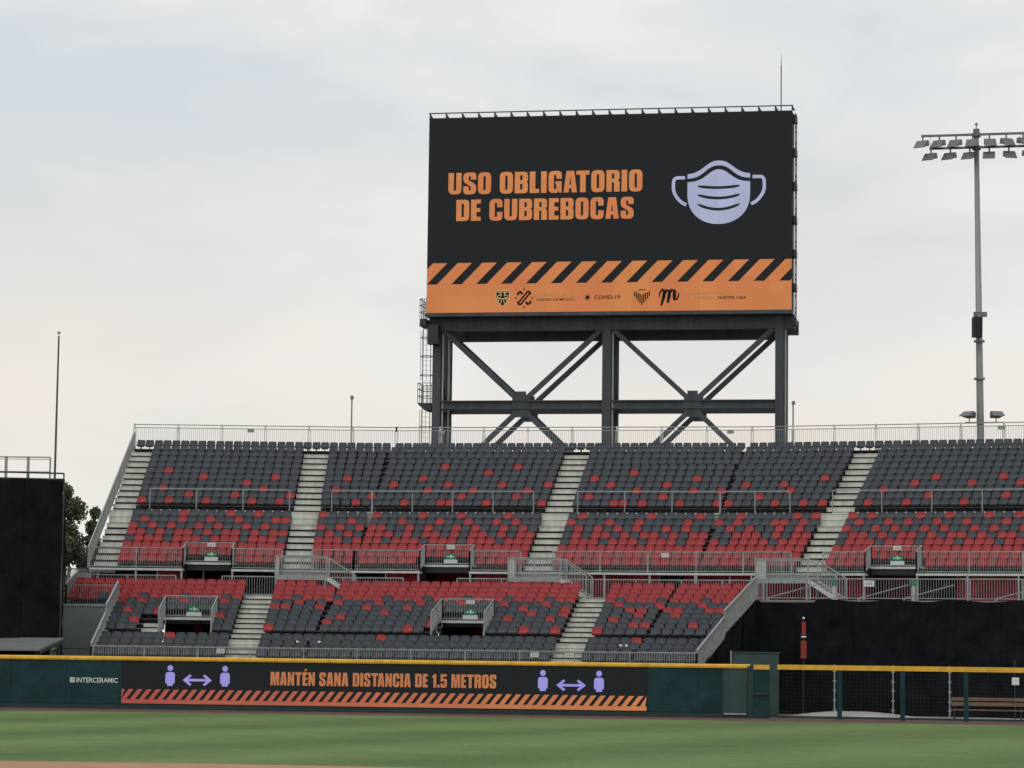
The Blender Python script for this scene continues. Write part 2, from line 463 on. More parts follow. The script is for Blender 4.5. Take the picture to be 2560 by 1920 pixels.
def rr(x0, y0, x1, y1, r):
    return [(x0, y0, r), (x1, y0, r), (x1, y1, r), (x0, y1, r)]
GLYPH = {
 'I': (2.6, [[(0, 0), (2.6, 0), (2.6, 10), (0, 10)]]),
 'L': (4.4, [[(0, 0), (4.4, 0), (4.4, 1.9), (2.6, 1.9), (2.6, 10), (0, 10)]]),
 'T': (6.0, [[(0, 10), (0, 8.1), (1.7, 8.1), (1.7, 0), (4.3, 0), (4.3, 8.1), (6, 8.1), (6, 10)]]),
 'E': (4.6, [[(0, 0), (4.6, 0), (4.6, 1.9), (2.6, 1.9), (2.6, 4.2), (4.4, 4.2), (4.4, 6), (2.6, 6), (2.6, 8.1), (4.6, 8.1), (4.6, 10), (0, 10)]]),
 'U': (6.1, [[(0, 10), (0, 0, 2.4), (6.1, 0, 2.4), (6.1, 10), (3.6, 10), (3.6, 1.7, .5), (2.5, 1.7, .5), (2.5, 10)]]),
 'O': (6.1, [rr(0, -.1, 6.1, 10.1, 2.4), rr(2.5, 1.7, 3.6, 8.3, .5)]),
 'D': (6.1, [[(0, 0), (6.1, 0, 2), (6.1, 10, 2), (0, 10)], [(2.5, 1.8), (3.6, 1.8, .5), (3.6, 8.2, .5), (2.5, 8.2)]]),
 'B': (6.1, [[(0, 0), (6.1, 0, 1.8), (6.1, 4.9, .8), (5.2, 5.3, .2), (6.1, 5.7, .8), (6.1, 10, 1.8), (0, 10)],
             [(2.5, 1.7), (3.6, 1.7, .4), (3.6, 4.4, .4), (2.5, 4.4)], [(2.5, 6.1), (3.6, 6.1, .4), (3.6, 8.4, .4), (2.5, 8.4)]]),
 'R': (6.1, [[(0, 0), (2.5, 0), (2.5, 4.4), (3.5, 4.4, .4), (3.5, 0), (6.1, 0), (6.1, 4.7, .7), (5.2, 5.3, .2), (6.1, 5.9, .7), (6.1, 10, 1.8), (0, 10)],
             [(2.5, 6.0), (3.6, 6.0, .4), (3.6, 8.4, .4), (2.5, 8.4)]]),
 'C': (6.1, [[(6.1, 6.2), (6.1, 10.1, 2.4), (0, 10.1, 2.4), (0, -.1, 2.4), (6.1, -.1, 2.4), (6.1, 4), (3.6, 4), (3.6, 1.7, .5), (2.5, 1.7, .5), (2.5, 8.3, .5), (3.6, 8.3, .5), (3.6, 6.2)]]),
 'G': (6.1, [[(6.1, 6.4), (6.1, 10.1, 2.4), (0, 10.1, 2.4), (0, -.1, 2.4), (4.2, -.1, 1.2), (4.6, .8), (4.9, 0), (6.1, 0), (6.1, 5.3), (3.2, 5.3), (3.2, 4), (3.6, 4), (3.6, 1.7, .5), (2.5, 1.7, .5), (2.5, 8.3, .5), (3.6, 8.3, .5), (3.6, 6.4)]]),
 'A': (6.2, [[(0, 0), (1.3, 10), (4.9, 10), (6.2, 0), (3.8, 0), (3.65, 1.9), (2.55, 1.9), (2.4, 0)], [(2.7, 3.5), (3.5, 3.5), (3.1, 7.8)]]),
 'S': (6.0, [[(6, 6.7), (6, 10.1, 2.3), (0, 10.1, 2.3), (0, 5.6, 1.5), (3.5, 3.6, .6), (3.5, 1.6, .45), (2.5, 1.6, .45), (2.5, 3.7), (0, 3.7), (0, -.1, 2.3), (6, -.1, 2.3), (6, 4.5, 1.6), (2.5, 6.4, .6), (2.5, 8.4, .45), (3.5, 8.4, .45), (3.5, 6.7)]]),
 'M': (8.0, [[(0, 0), (0, 10), (3.3, 10), (4, 5), (4.7, 10), (8, 10), (8, 0), (5.9, 0), (5.9, 6.5), (4.9, 0), (3.1, 0), (2.1, 6.5), (2.1, 0)]]),
 'N': (6.0, [[(0, 0), (0, 10), (2.2, 10), (3.9, 5.2), (3.9, 10), (6, 10), (6, 0), (3.9, 0), (2.1, 4.8), (2.1, 0)]]),
 'É': (4.6, [[(0, 0), (4.6, 0), (4.6, 1.9), (2.6, 1.9), (2.6, 4.2), (4.4, 4.2), (4.4, 6), (2.6, 6), (2.6, 8.1), (4.6, 8.1), (4.6, 10), (0, 10)], [(1.4, 10.7), (2.2, 12.4), (4.4, 12.4), (3.0, 10.7)]]),
 '1': (3.7, [[(1.2, 0), (1.2, 7.2), (0, 7.2), (0, 8.4), (1.8, 10), (3.7, 10), (3.7, 0)]]),
 '5': (5.8, [[(0, 4.4), (0, 10), (5.6, 10), (5.6, 8.2), (2.3, 8.2), (2.3, 6.6), (5.8, 6.6, 1.6), (5.8, -.1, 2.2), (0, -.1, 2.2), (0, 3.2), (2.4, 3.2), (2.4, 1.6, .4), (3.4, 1.6, .4), (3.4, 5, .4), (2.4, 5, .4), (2.4, 4.4)]]),
 '.': (2.3, [[(0, 0), (2.3, 0), (2.3, 2.1), (0, 2.1)]]),
}
def block_text(s, x, y, w, h, mapping, name, material, parent):
    cs, cx, last = [], 0.0, ''
    for ch in s:
        if last + ch in ('AT', 'TA'): cx -= 1.15
        last = ch
        if ch == ' ':
            cx += 3.2; continue
        adv, contours = GLYPH[ch]
        for c in contours:
            cs.append([(px + cx, py) for px, py in fillet(c)])
        cx += adv + 0.85
    cx -= 0.85
    cs = [[(x + px / cx * w, y + py / 10 * h) for px, py in c] for c in cs]
    return flat_mesh(cs, mapping, name, material, parent)
def stroke(pts, width, closed=False):
    """outline of a polyline of even or varying width (list)"""
    n = len(pts)
    ws = width if isinstance(width, list) else [width] * n
    lft, rgt = [], []
    for i, p in enumerate(pts):
        a = Vector(pts[max(i - 1, 0)]); b = Vector(pts[min(i + 1, n - 1)])
        d = (b - a).normalized()
        nn = Vector((-d.y, d.x)) * ws[i] / 2
        lft.append((p[0] + nn.x, p[1] + nn.y)); rgt.append((p[0] - nn.x, p[1] - nn.y))
    return lft + rgt[::-1]

# ------------------------------------------------------------------ guard rails
def rail(a, b, h, label, group='galvanised guard rails of the stands', pitch=0.115, post_gap=2.4, double=False,
         posts=True, top=0.05, mat_=None, base_gap=0.06, cat='railing', post_len=0.0, ends=(True, True), name='guard_rail', bal=0.018):
    """straight railing; a and b are the ends of its base line"""
    a, b = Vector(a), Vector(b)
    mt = mat_ or M['galv']
    hh = Vector((0, 0, h))
    t = thing(name, (a + b) / 2 if abs(a.z - b.z) < .01 else Vector(((a.x + b.x) / 2, (a.y + b.y) / 2, min(a.z, b.z))), label, cat, group)
    ln = (b - a).length
    hor = Vector((b.x - a.x, b.y - a.y, 0)).length
    MB().bar(a + hh, b + hh, top, top).build('top_rail', mt, t)
    lo = Vector((0, 0, base_gap))
    MB().bar(a + lo, b + lo, 0.035, 0.04).build('bottom_rail', mt, t)
    toph = h
    if double:
        toph = h - 0.17
        MB().bar(a + Vector((0, 0, toph)), b + Vector((0, 0, toph)), 0.04, 0.04).build('middle_rail', mt, t)
    m = MB()
    n = max(2, int(hor / pitch))
    for k in range(1, n):
        p = a.lerp(b, k / n)
        m.bar(p + lo, p + Vector((0, 0, toph)), bal)
    tag(m.build('balusters', mt, t), kind='stuff')
    if posts:
        k_n = max(1, round(hor / post_gap))
        for k in range(k_n + 1):
            if (k == 0 and not ends[0]) or (k == k_n and not ends[1]):
                continue
            p = a.lerp(b, k / k_n)
            mm = MB()
            if double:
                d = (b - a).normalized() * 0.05
                mm.bar(p - d - Vector((0, 0, post_len)), p - d + Vector((0, 0, toph)), 0.045)
                mm.bar(p + d - Vector((0, 0, post_len)), p + d + Vector((0, 0, toph)), 0.045)
                mm.bar(p + Vector((0, 0, toph - .06)), p + Vector((0, 0, h + .05)), 0.09)
                mm.bar(p + Vector((0, 0, .1)), p + Vector((0, 0, .2)), 0.16)
            else:
                mm.bar(p - Vector((0, 0, post_len)), p + Vector((0, 0, h)), 0.06)
            mm.build('post', M['galv_light'] if double else mt, t)
    return t

# ================================================================== GROUND
def sheet(name, pts, z, material):
    mb = MB()
    mb.add([(x, y, z) for x, y in pts], [list(range(len(pts)))])
    return tag(mb.build(name, material), kind='structure')
sheet('ground', [(-3000, -500), (3000, -500), (3000, 5000), (-3000, 5000)], -0.012, M['earth'])
WALL = [(-34, 120.4), (-16.9, 119.6), (5.95, 117.1), (10.3, 116.6), (11.45, 116.45), (21.8, 114.3), (34.0, 111.8)]
def wall_y(x):
    for (x0, y0), (x1, y1) in zip(WALL, WALL[1:]):
        if x0 <= x <= x1:
            return y0 + (y1 - y0) * (x - x0) / (x1 - x0)
    return 120.0
sheet('warning_track', [(x, y + 0.4) for x, y in WALL] + [(34, 60), (-34, 60)], -0.006, M['track'])
sheet('outfield_grass', [(-34, 114.4), (-16.95, 113.6), (-6, 112.7), (6, 111.6), (10.4, 111.1), (22, 108.8), (34, 106), (60, 30), (-60, 30)], -0.002, M['grass'])
arc = [(-13 + 60 * math.sin(a), 2.6 + 60 * math.cos(a)) for a in [math.radians(-45 + 2 * k) for k in range(46)]]
sheet('infield_dirt', arc + [(-13 + 20, -20), (-13 - 20, -20)], 0.003, M['dirt'])
sheet('bullpen_floor', [(11.6, 118.3), (24, 115.7), (24, 122.5), (13.2, 125.4)], 0.004, M['rubber'])

# ================================================================== GRANDSTAND ROWS
ROWS = {}
for i in range(4): ROWS['A%d' % i] = (121.8 + .7 * i, 2.69 + .233 * i)
for i in range(10): ROWS['B%d' % i] = (125.2 + .7 * i, 3.86 + .239 * i)
for i in range(8): ROWS['U%d' % i] = (136.8 + .7 * i, 7.36 + .3595 * i)
for i in range(10): ROWS['V%d' % i] = (143.0 + .7 * i, 10.615 + .3608 * i)
ROWS['T'] = (150.4, 14.163)
SEAT_H = 0.78
ORDER = ['A0', 'A1', 'A2', 'A3'] + ['B%d' % i for i in range(10)]
ORDER_U = ['U%d' % i for i in range(8)] + ['V%d' % i for i in range(10)] + ['T']
VOM_U = [(0, -16.3, -13.87), (1, 3.45, 5.97), (2, 8.46, 10.93)]
VOM_L = [(0, -16.03, -13.62), (1, 6.33, 8.77)]
AISLE_U = [(0, -20.95, -19.72), (0, -11.42, -9.98), (1, 8.52, 10.0), (2, 4.80, 6.28)]
AISLE_L = [(0, -12.76, -11.25), (1, 12.16, 13.65)]

upper = thing('upper_grandstand', W(1, 8, 143, 0), 'steep upper tier of the grandstand with pale steps between dark seats', 'grandstand')
lower = thing('lower_grandstand', W(1, 6, 126, 0), 'shallow lower tier of the grandstand behind the outfield wall', 'grandstand')
def spans(a, b, cuts):
    segs = [(a, b)]
    for c0, c1 in cuts:
        out = []
        for s0, s1 in segs:
            if c1 <= s0 or c0 >= s1: out.append((s0, s1)); continue
            if c0 > s0: out.append((s0, c0))
            if c1 < s1: out.append((c1, s1))
        segs = out
    return segs
def decks(order, parent, left, right3, front_extra):
    prev = None
    for r in order:
        g, zt = ROWS[r]
        z = zt - SEAT_H
        nxt = order[order.index(r) + 1] if r != order[-1] else None
        g_front = g - .38 if r not in ('V0', 'B0', 'T') else g - .98
        if r == 'V0': g_front = g - .93
        g_back = (ROWS[nxt][0] - .38 if nxt not in ('V0', 'B0', 'T') else ROWS[nxt][0] - .93) if nxt else g + 1.25
        if r == 'T': g_front = g - .93
        z_low = (ROWS[prev][1] - SEAT_H) if prev else z - front_extra
        for f in (0, 1, 2):
            def lim(gg):
                a = left(r) if f == 0 else joint_left(f, gg)
                b = right3 if f == 2 else joint_right(f, gg)
                return a, b
            a0, b0 = lim(g_front); a1, b1 = lim(g_back)
            cuts = []
            if r == 'U0': cuts = [(c0, c1) for ff, c0, c1 in VOM_U if ff == f]
            if r in ('B0', 'B1', 'B2', 'B3'): cuts = [(c0, c1) for ff, c0, c1 in VOM_L if ff == f]
            for s0, s1 in spans(a0, b0, cuts):
                e0 = a1 if s0 == a0 else s0
                e1 = b1 if s1 == b0 else s1
                MB().wedge(f, s0, s1, e0, e1, g_front, g_back + .02, z - .05, z).build('tread', M['tread'], parent)
                rm = M['riser_light'] if r in ('V0', 'B0') else M['riser']
                MB().wedge(f, s0, s1, s0, s1, g_front + .03, g_front + .06, z_low, z - .05).build('riser', rm, parent)
        # aisle steps
        for f, w0, w1 in (AISLE_U if parent is upper else AISLE_L):
            rise = z - z_low if prev else 0.3
            if r in ('V0', 'B0'):
                m = MB().fbox(f, w0, w1, g_front - .02, g_front + .02, z_low + .06, z - .02)
                for q in range(3):
                    zz = z_low + .1 + (rise - .12) * q / 2.0
                    m.fbox(f, w0, w1, g_front - .05, g_front - .021, zz - .02, zz + .02)
                m.build('step', M['step'], parent)
            else:
                hgt = rise * (.60 if parent is upper else .66)
                m = MB().fbox(f, w0 + .01, w1 - .01, g_front - .03, g_front, z - hgt, z - .012)
                m.fbox(f, w0 + .01, w1 - .01, g_front - .06, g_front - .031, z - hgt, z - hgt + .04)
                m.fbox(f, w0 + .01, w1 - .01, g_front - .05, g_front + .25, z - .011, z + .012)
                m.build('step', M['step'], parent)
        prev = r
decks(ORDER, lower, lambda r: -20.95 if r in ('B6', 'B7', 'B8', 'B9') else -18.45, 4.4, 1.6)
decks(ORDER_U, upper, lambda r: -20.95, 23.0, 0.08)

for f, a, b in ((0, -20.95, joint_right(0, 150.8)), (1, joint_left(1, 150.8), joint_right(1, 150.8)), (2, joint_left(2, 150.8), 23.0)):
    MB().fbox(f, a, b, 150.78, 150.81, 13.385, 13.66).build('kick_panel', M['riser'], upper)  # dark strip added to stand in for the shade under the top seats
# front edge of the upper tier and its supports
for f, a, b in ((0, -20.95, joint_right(0, 136)), (1, joint_left(1, 136), joint_right(1, 136)), (2, joint_left(2, 136), 23.0)):
    cuts = [(c0, c1) for ff, c0, c1 in VOM_U if ff == f]
    for s0, s1 in spans(a, b, cuts):
        MB().fbox(f, s0, s1, 135.75, 136.45, 6.52, 6.62).build('edge_beam', M['galv_light'], upper)
        n = max(1, round((s1 - s0) / 2.45))
        for k in range(n + 1):
            w = s0 + .05 + (s1 - s0 - .1) * k / n
            MB().fbox(f, w - .045, w + .045, 135.78, 135.87, 5.28, 6.52).build('support_post', M['galv'], upper)
# rear trestles down to the ground, seen from the open left end
for k in range(6):
    g = 138 + 2.6 * k
    z = 6.3 + (g - 136.8) * .50
    for w in (-20.8, -15.5, -10.2):
        MB().tube(W(0, w, g, 0), W(0, w, g, z - .2), .06, n=6).build('trestle_leg', M['galv'], upper)
for k in range(5):
    g = 138 + 2.6 * k
    MB().tube(W(0, -20.8, g, .6), W(0, -20.8, g + 2.6, 6.0), .04, n=6).build('trestle_brace', M['galv'], upper)
# cloth hung at the back of the concourse
random.seed(11)
for f, a, b in ((0, -20.6, joint_right(0, 139)), (1, joint_left(1, 139), joint_right(1, 139)), (2, joint_left(2, 139), 23.0)):
    runs = spans(a, b, [(c0 - .05, c1 + .05) for ff, c0, c1 in VOM_U if ff == f])
    w, b = runs[0]
    runs = runs[1:]
    while True:
        if w >= b - .05:
            if not runs: break
            w, b = runs[0]
            runs = runs[1:]
        e = min(b, w + random.choice((1.2, 1.7, 2.3, 2.9)))
        m = MB()
        n = 14
        vs, fs = [], []
        ph = random.random() * 6
        for i in range(n + 1):
            ww = w + (e - w) * i / n
            dg = .06 * math.sin(ww * 5 + ph) + .03 * math.sin(ww * 13)
            for zz in (5.2, 5.9, 6.56):
                vs.append(W(f, ww, 136.85 + dg * (1 if zz < 6.2 else .3), zz))
        for i in range(n):
            for j in range(2):
                fs.append((i * 3 + j, i * 3 + 3 + j, i * 3 + 4 + j, i * 3 + 1 + j))
        m.add(vs, fs)
        m.build('hanging_cloth', M['red_fabric'] if random.random() < .62 else M['dark_fabric'], upper)
        if random.random() < .6:
            MB().bar(W(f, w + .2, 136.6, 5.3), W(f, e - .1, 136.6, 6.5), .05).build('cross_brace', M['steel_dark'], upper)
        w = e
# walkway between the tiers
def walkway():
    t = thing('concourse_walkway', W(1, 6, 134, 0), 'narrow walkway deck between lower and upper tiers', 'walkway')
    for f, a, b, g0 in ((0, -20.9, None, 131.85), (1, None, None, 131.85), (2, None, 23.0, 131.0)):
        def lm(g): return (a if a is not None else joint_left(f, g), b if b is not None else joint_right(f, g))
        p, q = lm(g0), lm(138.4)
        MB().wedge(f, p[0], p[1], q[0], q[1], g0, 138.4, 5.14, 5.24).build('deck', M['tread'], t)
    return t
walkway()

# vomitories: openings through the tiers with guard cages and signs
def place_sign(f, wc, g, z, w, h, name, material, label, cat, art=None, group='signs on the guard rails'):
    s = thing(name, W(f, wc, g, z), label, cat, group)
    MB().fbox(f, wc - w / 2, wc + w / 2, g - .02, g, z, z + h).build('plate', material, s)
    if art == 'man':
        mp = lambda x, y: W(f, wc + x * w, g - .024, z + y * h)
        cs = [[(-.05, .2), (.05, .2), (.1, .45), (.3, .3), (.36, .4), (.12, .62), (.0, .82), (-.1, .75), (-.02, .5)],
              [(-.38, .45), (-.2, .62), (-.2, .52), (-.1, .52), (-.1, .4), (-.2, .4), (-.2, .3)]]
        flat_mesh(cs, mp, 'pictogram', M['white'], s)
    if art == 'marks':
        mp = lambda x, y: W(f, wc + x * w, g - .024, z + y * h)
        cs = [[(x - .05, .25), (x + .05, .25), (x + .05, .75), (x - .05, .75)] for x in (-.22, 0, .22)]
        flat_mesh(cs, mp, 'print', M['mark'], s)
    return s
seat_of = ['at the far left of the upper tier', 'below the middle of the scoreboard', 'beside the tall floodlight mast']
for i, (f, w0, w1) in enumerate(VOM_U):
    wc = (w0 + w1) / 2
    where = ['beside the leftmost seat block', 'below the left half of the scoreboard', 'above the bullpen'][i]
    rail(W(f, w0, 137.2, 7.0), W(f, w1, 137.2, 7.0), .99, 'guard rail over the upper tier entrance ' + where, 'guard cages over the entrances')
    for w, sd in ((w0, 'flagpole'), (w1, 'mast')):
        rail(W(f, w, 135.85, 6.65), W(f, w, 137.2, 7.0), 1.0, 'upper entrance side rail towards the %s, %s' % (sd, where), 'guard cages over the entrances', post_gap=1.3, mat_=M['galv'], bal=.024)
        MB().fbox(f, w - .03, w + .03, 136.5, 140.0, 5.26, 6.9).build('entrance_wall', M['dark_fabric'], upper)  # passage side, coloured black to read as an unlit corridor
    MB().fbox(f, w0 - .1, w1 + .1, 137.1, 137.3, 6.88, 6.99).build('lintel', M['galv_light'], upper)
    MB().fbox(f, w0, w1, 140.0, 140.05, 5.2, 7.3).build('entrance_curtain', M['red_fabric'] if i else M['dark_fabric'], upper)  # added backing behind the opening; the black one stands in for corridor shade
    place_sign(f, wc + .05, 137.15, 7.28, .55, .26, 'exit_sign', M['sign_green'], 'green exit sign on the upper tier entrance ' + where, 'sign', 'man')
    place_sign(f, wc + .05, 137.15, 7.06, .68, .2, 'notice_plate', M['sign_white'], 'white plate under the exit sign, upper entrance ' + where, 'sign')
    place_sign(f, wc + .05, 137.15, 7.78, .40, .2, 'section_plate', M['sign_white'], 'small white section plate on the upper entrance ' + where, 'sign', 'marks')
for i, (f, w0, w1) in enumerate(VOM_L):
    wc = (w0 + w1) / 2
    where = ['near the left end of the stand', 'below the scoreboard'][i]
    rail(W(f, w0, 127.4, 4.11), W(f, w1, 127.4, 4.11), .99, 'guard rail over the lower tier entrance ' + where, 'guard cages over the entrances')
    for w, sd in ((w0, 'flagpole'), (w1, 'mast')):
        rail(W(f, w, 124.9, 3.44), W(f, w, 127.4, 4.11), .99, 'lower entrance side rail towards the %s, %s' % (sd, where), 'guard cages over the entrances', post_gap=1.25, mat_=M['galv'], bal=.022, post_len=.3)
        MB().fbox(f, w - .03, w + .03, 127.5, 131.0, 2.2, 4.05).build('entrance_wall', M['dark_fabric'], lower)  # corridor side in black, its darkness put into the colour
        MB().fbox(f, w - .05, w + .05, 124.9, 125.0, 2.7, 3.6).build('support_post', M['galv'], lower)
    MB().fbox(f, w0 - .05, w1 + .05, 127.32, 127.45, 3.98, 4.1).build('lintel', M['galv_light'], lower)
    MB().fbox(f, w0, w1, 130.9, 130.95, 2.2, 5.0).build('entrance_curtain', M['dark_fabric'], lower)  # black backing added so the open corridor reads dark
    MB().fbox(f, wc - .1, wc + .25, 129.6, 129.62, 2.8, 4.0).build('red_drape', M['red_fabric'], lower)
    place_sign(f, wc + .12, 127.35, 4.36, .55, .28, 'exit_sign', M['sign_green'], 'green exit sign on the lower tier entrance ' + where, 'sign', 'man')
    place_sign(f, wc + .12, 127.35, 4.15, .70, .2, 'notice_plate', M['sign_white'], 'white plate under the exit sign, lower entrance ' + where, 'sign')
    if i:
        place_sign(f, wc + .12, 127.35, 4.86, .40, .18, 'section_plate', M['sign_white'], 'small white section plate on the lower entrance ' + where, 'sign', 'marks')
for r in ('B2', 'B3'):
    g, zt = ROWS[r]
    z = zt - SEAT_H
    MB().fbox(0, -16.98, -16.1, g - .43, g - .39, z - .17, z - .01).build('step', M['step'], lower)

# ------------------------------------------------------------------ rails of the tiers
GR = 'galvanised guard rails of the stands'
# top of the upper tier
for f, a, b, n in ((0, -21.05, joint_right(0, 151.5), 'straight left part'), (1, joint_left(1, 151.5), joint_right(1, 151.5), 'middle part in front of the scoreboard frame'), (2, joint_left(2, 151.5), 21.6, 'right part by the floodlight mast')):
    rail(W(f, a, 151.5, 13.66), W(f, b, 151.5, 13.66), 1.44, 'rail along the top row of seats, ' + n, GR, double=True, pitch=.11)
# left end of the upper tier
rail(W(0, -21.05, 136.0, 6.6), W(0, -21.05, 151.4, 13.62), 1.03, 'sloping rail down the open left end of the upper tier', GR, pitch=.10, mat_=M['galv'], bal=.024, top=.07)
rail(W(0, -21.6, 133.2, 5.5), W(0, -21.05, 136.0, 5.5), 1.0, 'short rail at the left end of the walkway', GR, post_gap=2)
# front of the upper tier
front_u = [(0, -20.95, -16.3, 'beside the left end steps'), (0, -13.87, -11.37, 'between first entrance and second flight of steps'), (0, -9.85, joint_right(0, 135.85), 'right of the second flight of steps'),
           (1, joint_left(1, 135.85), 3.45, 'left of the middle entrance'), (1, 5.97, 8.52, 'right of the middle entrance'), (1, 10.12, joint_right(1, 135.85), 'below the right half of the scoreboard'),
           (2, joint_left(2, 135.85), 4.82, 'left of the last flight of steps'), (2, 6.42, 8.46, 'between last steps and bullpen entrance'), (2, 10.93, 21.0, 'right of the bullpen entrance')]
for f, a, b, n in front_u:
    rail(W(f, a, 135.85, 6.64), W(f, b, 135.85, 6.64), 1.01, 'front rail of the upper tier, ' + n, GR, pitch=.105)
# rail on the cross aisle of the upper tier (open frames)
def frame_rail(f, a, b, n_bay, label):
    t = thing('aisle_rail', W(f, (a + b) / 2, 142.1, 9.8), label, 'railing', GR)
    MB().bar(W(f, a, 142.1, 10.98), W(f, b, 142.1, 10.98), .055).build('top_rail', M['galv'], t)
    MB().bar(W(f, a, 142.1, 9.86), W(f, b, 142.1, 9.86), .05).build('bottom_rail', M['galv_light'], t)
    for k in range(n_bay + 1):
        w = a + (b - a) * k / n_bay
        MB().bar(W(f, w, 142.1, 9.2), W(f, w, 142.1, 10.98), .05).build('post', M['galv'], t)
frame_rail(0, -18.85, -11.55, 3, 'open rail on the upper cross aisle, left seat block')
frame_rail(0, -9.35, joint_right(0, 142.1) - .02, 1, 'open rail on the upper cross aisle, left of the bend')
frame_rail(1, joint_left(1, 142.1) + .02, 8.1, 4, 'open rail on the upper cross aisle, left below the scoreboard')
frame_rail(1, 10.4, joint_right(1, 142.1) - .02, 3, 'open rail on the upper cross aisle, right below the scoreboard')
frame_rail(2, joint_left(2, 142.1) + .02, 3.2, 2, 'short open rail on the upper cross aisle past the scoreboard')
frame_rail(2, 5.4, 20.5, 6, 'long open rail on the upper cross aisle by the mast')
# rear of the lower tier
for f, a, b, n in ((0, -20.9, -16.2, 'left end'), (0, -13.95, joint_right(0, 132.2), 'behind the left seat blocks'), (1, joint_left(1, 132.2), 3.4, 'left of the middle entrance'), (1, 6.05, joint_right(1, 132.2), 'behind the right seat blocks'), (2, joint_left(2, 132.2), 4.4, 'at the right end of the lower seats')):
    rail(W(f, a, 132.3, 5.26), W(f, b, 132.3, 5.26), .92, 'rail along the back of the lower tier, ' + n, GR, pitch=.12)
# front of the lower tier
for f, a, b, n in ((0, -18.5, joint_right(0, 121.1), 'left part'), (1, joint_left(1, 121.1), joint_right(1, 121.1), 'middle part behind the ribbon display'), (2, joint_left(2, 121.1), 4.4, 'right part')):
    rail(W(f, a, 121.1, 1.72), W(f, b, 121.1, 1.72), 1.0, 'rail along the front row of the lower tier, ' + n, GR, pitch=.11, post_gap=2.4)
    MB().fbox(f, a, b, 121.0, 121.44, 1.6, 1.7).build('edge_beam', M['galv'], lower)
# ends of the lower tier
rail(W(0, -18.5, 121.1, 1.8), W(0, -18.5, 125.2, 3.25), 1.0, 'sloping rail at the left end of the lower tier, front flight', GR, pitch=.1, mat_=M['galv'], bal=.022, top=.09)
rail(W(0, -18.5, 125.3, 3.6), W(0, -18.5, 128.9, 4.75), 1.0, 'sloping rail at the left end of the lower tier, upper flight', GR, pitch=.1, mat_=M['galv'], bal=.022, top=.09)
rail(W(0, -21.0, 129.2, 4.62), W(0, -18.5, 129.2, 4.62), .98, 'low rail in front of the four short red rows', GR, pitch=.11, post_gap=2.5)
rail(W(0, -21.0, 129.2, 4.62), W(0, -21.0, 132.6, 5.3), 1.05, 'sloping rail beside the four short red rows', GR, pitch=.1, mat_=M['galv'], bal=.022, top=.08)
rail(W(2, 4.4, 121.1, 1.8), W(2, 4.4, 125.4, 3.3), 1.0, 'sloping rail at the right end of the lower tier, front flight', GR, pitch=.1, mat_=M['galv'], bal=.022, top=.1)
rail(W(2, 4.4, 125.5, 3.55), W(2, 4.4, 130.9, 5.2), 1.05, 'sloping rail at the right end of the lower tier, upper flight', GR, pitch=.1, mat_=M['galv'], bal=.022, top=.1)
# closed grey end wall under the four short rows
ew = thing('end_wall', W(0, -19.75, 129.0, 0), 'plain grey sheet wall under the short red rows at the left end', 'wall')
MB().fbox(0, -21.05, -18.5, 128.95, 129.1, 2.6, 4.6).build('panel', M['panel_grey'], ew)
MB().fbox(0, -21.05, -18.5, 128.95, 129.1, 0.0, 2.57).build('panel', M['panel_grey'], ew)
MB().fbox(0, -21.2, -21.06, 129.0, 129.1, 3.6, 4.75).build('side_strip', M['galv'], ew)
MB().fbox(0, -21.08, -18.5, 128.9, 129.12, 4.6, 4.66).build('coping', M['galv_light'], ew)
es = thing('side_skirt', W(0, -18.5, 125, 0), 'grey sheet skirt along the left end of the lower seats', 'wall')
mm = MB()
mm.hexa([W(0, -18.56, 120.9, 0), W(0, -18.5, 120.9, 0), W(0, -18.5, 129.0, 0), W(0, -18.56, 129.0, 0),
         W(0, -18.56, 120.9, 1.75), W(0, -18.5, 120.9, 1.75), W(0, -18.5, 129.0, 4.6), W(0, -18.56, 129.0, 4.6)])
mm.build('sheet', M['panel_grey'], es)

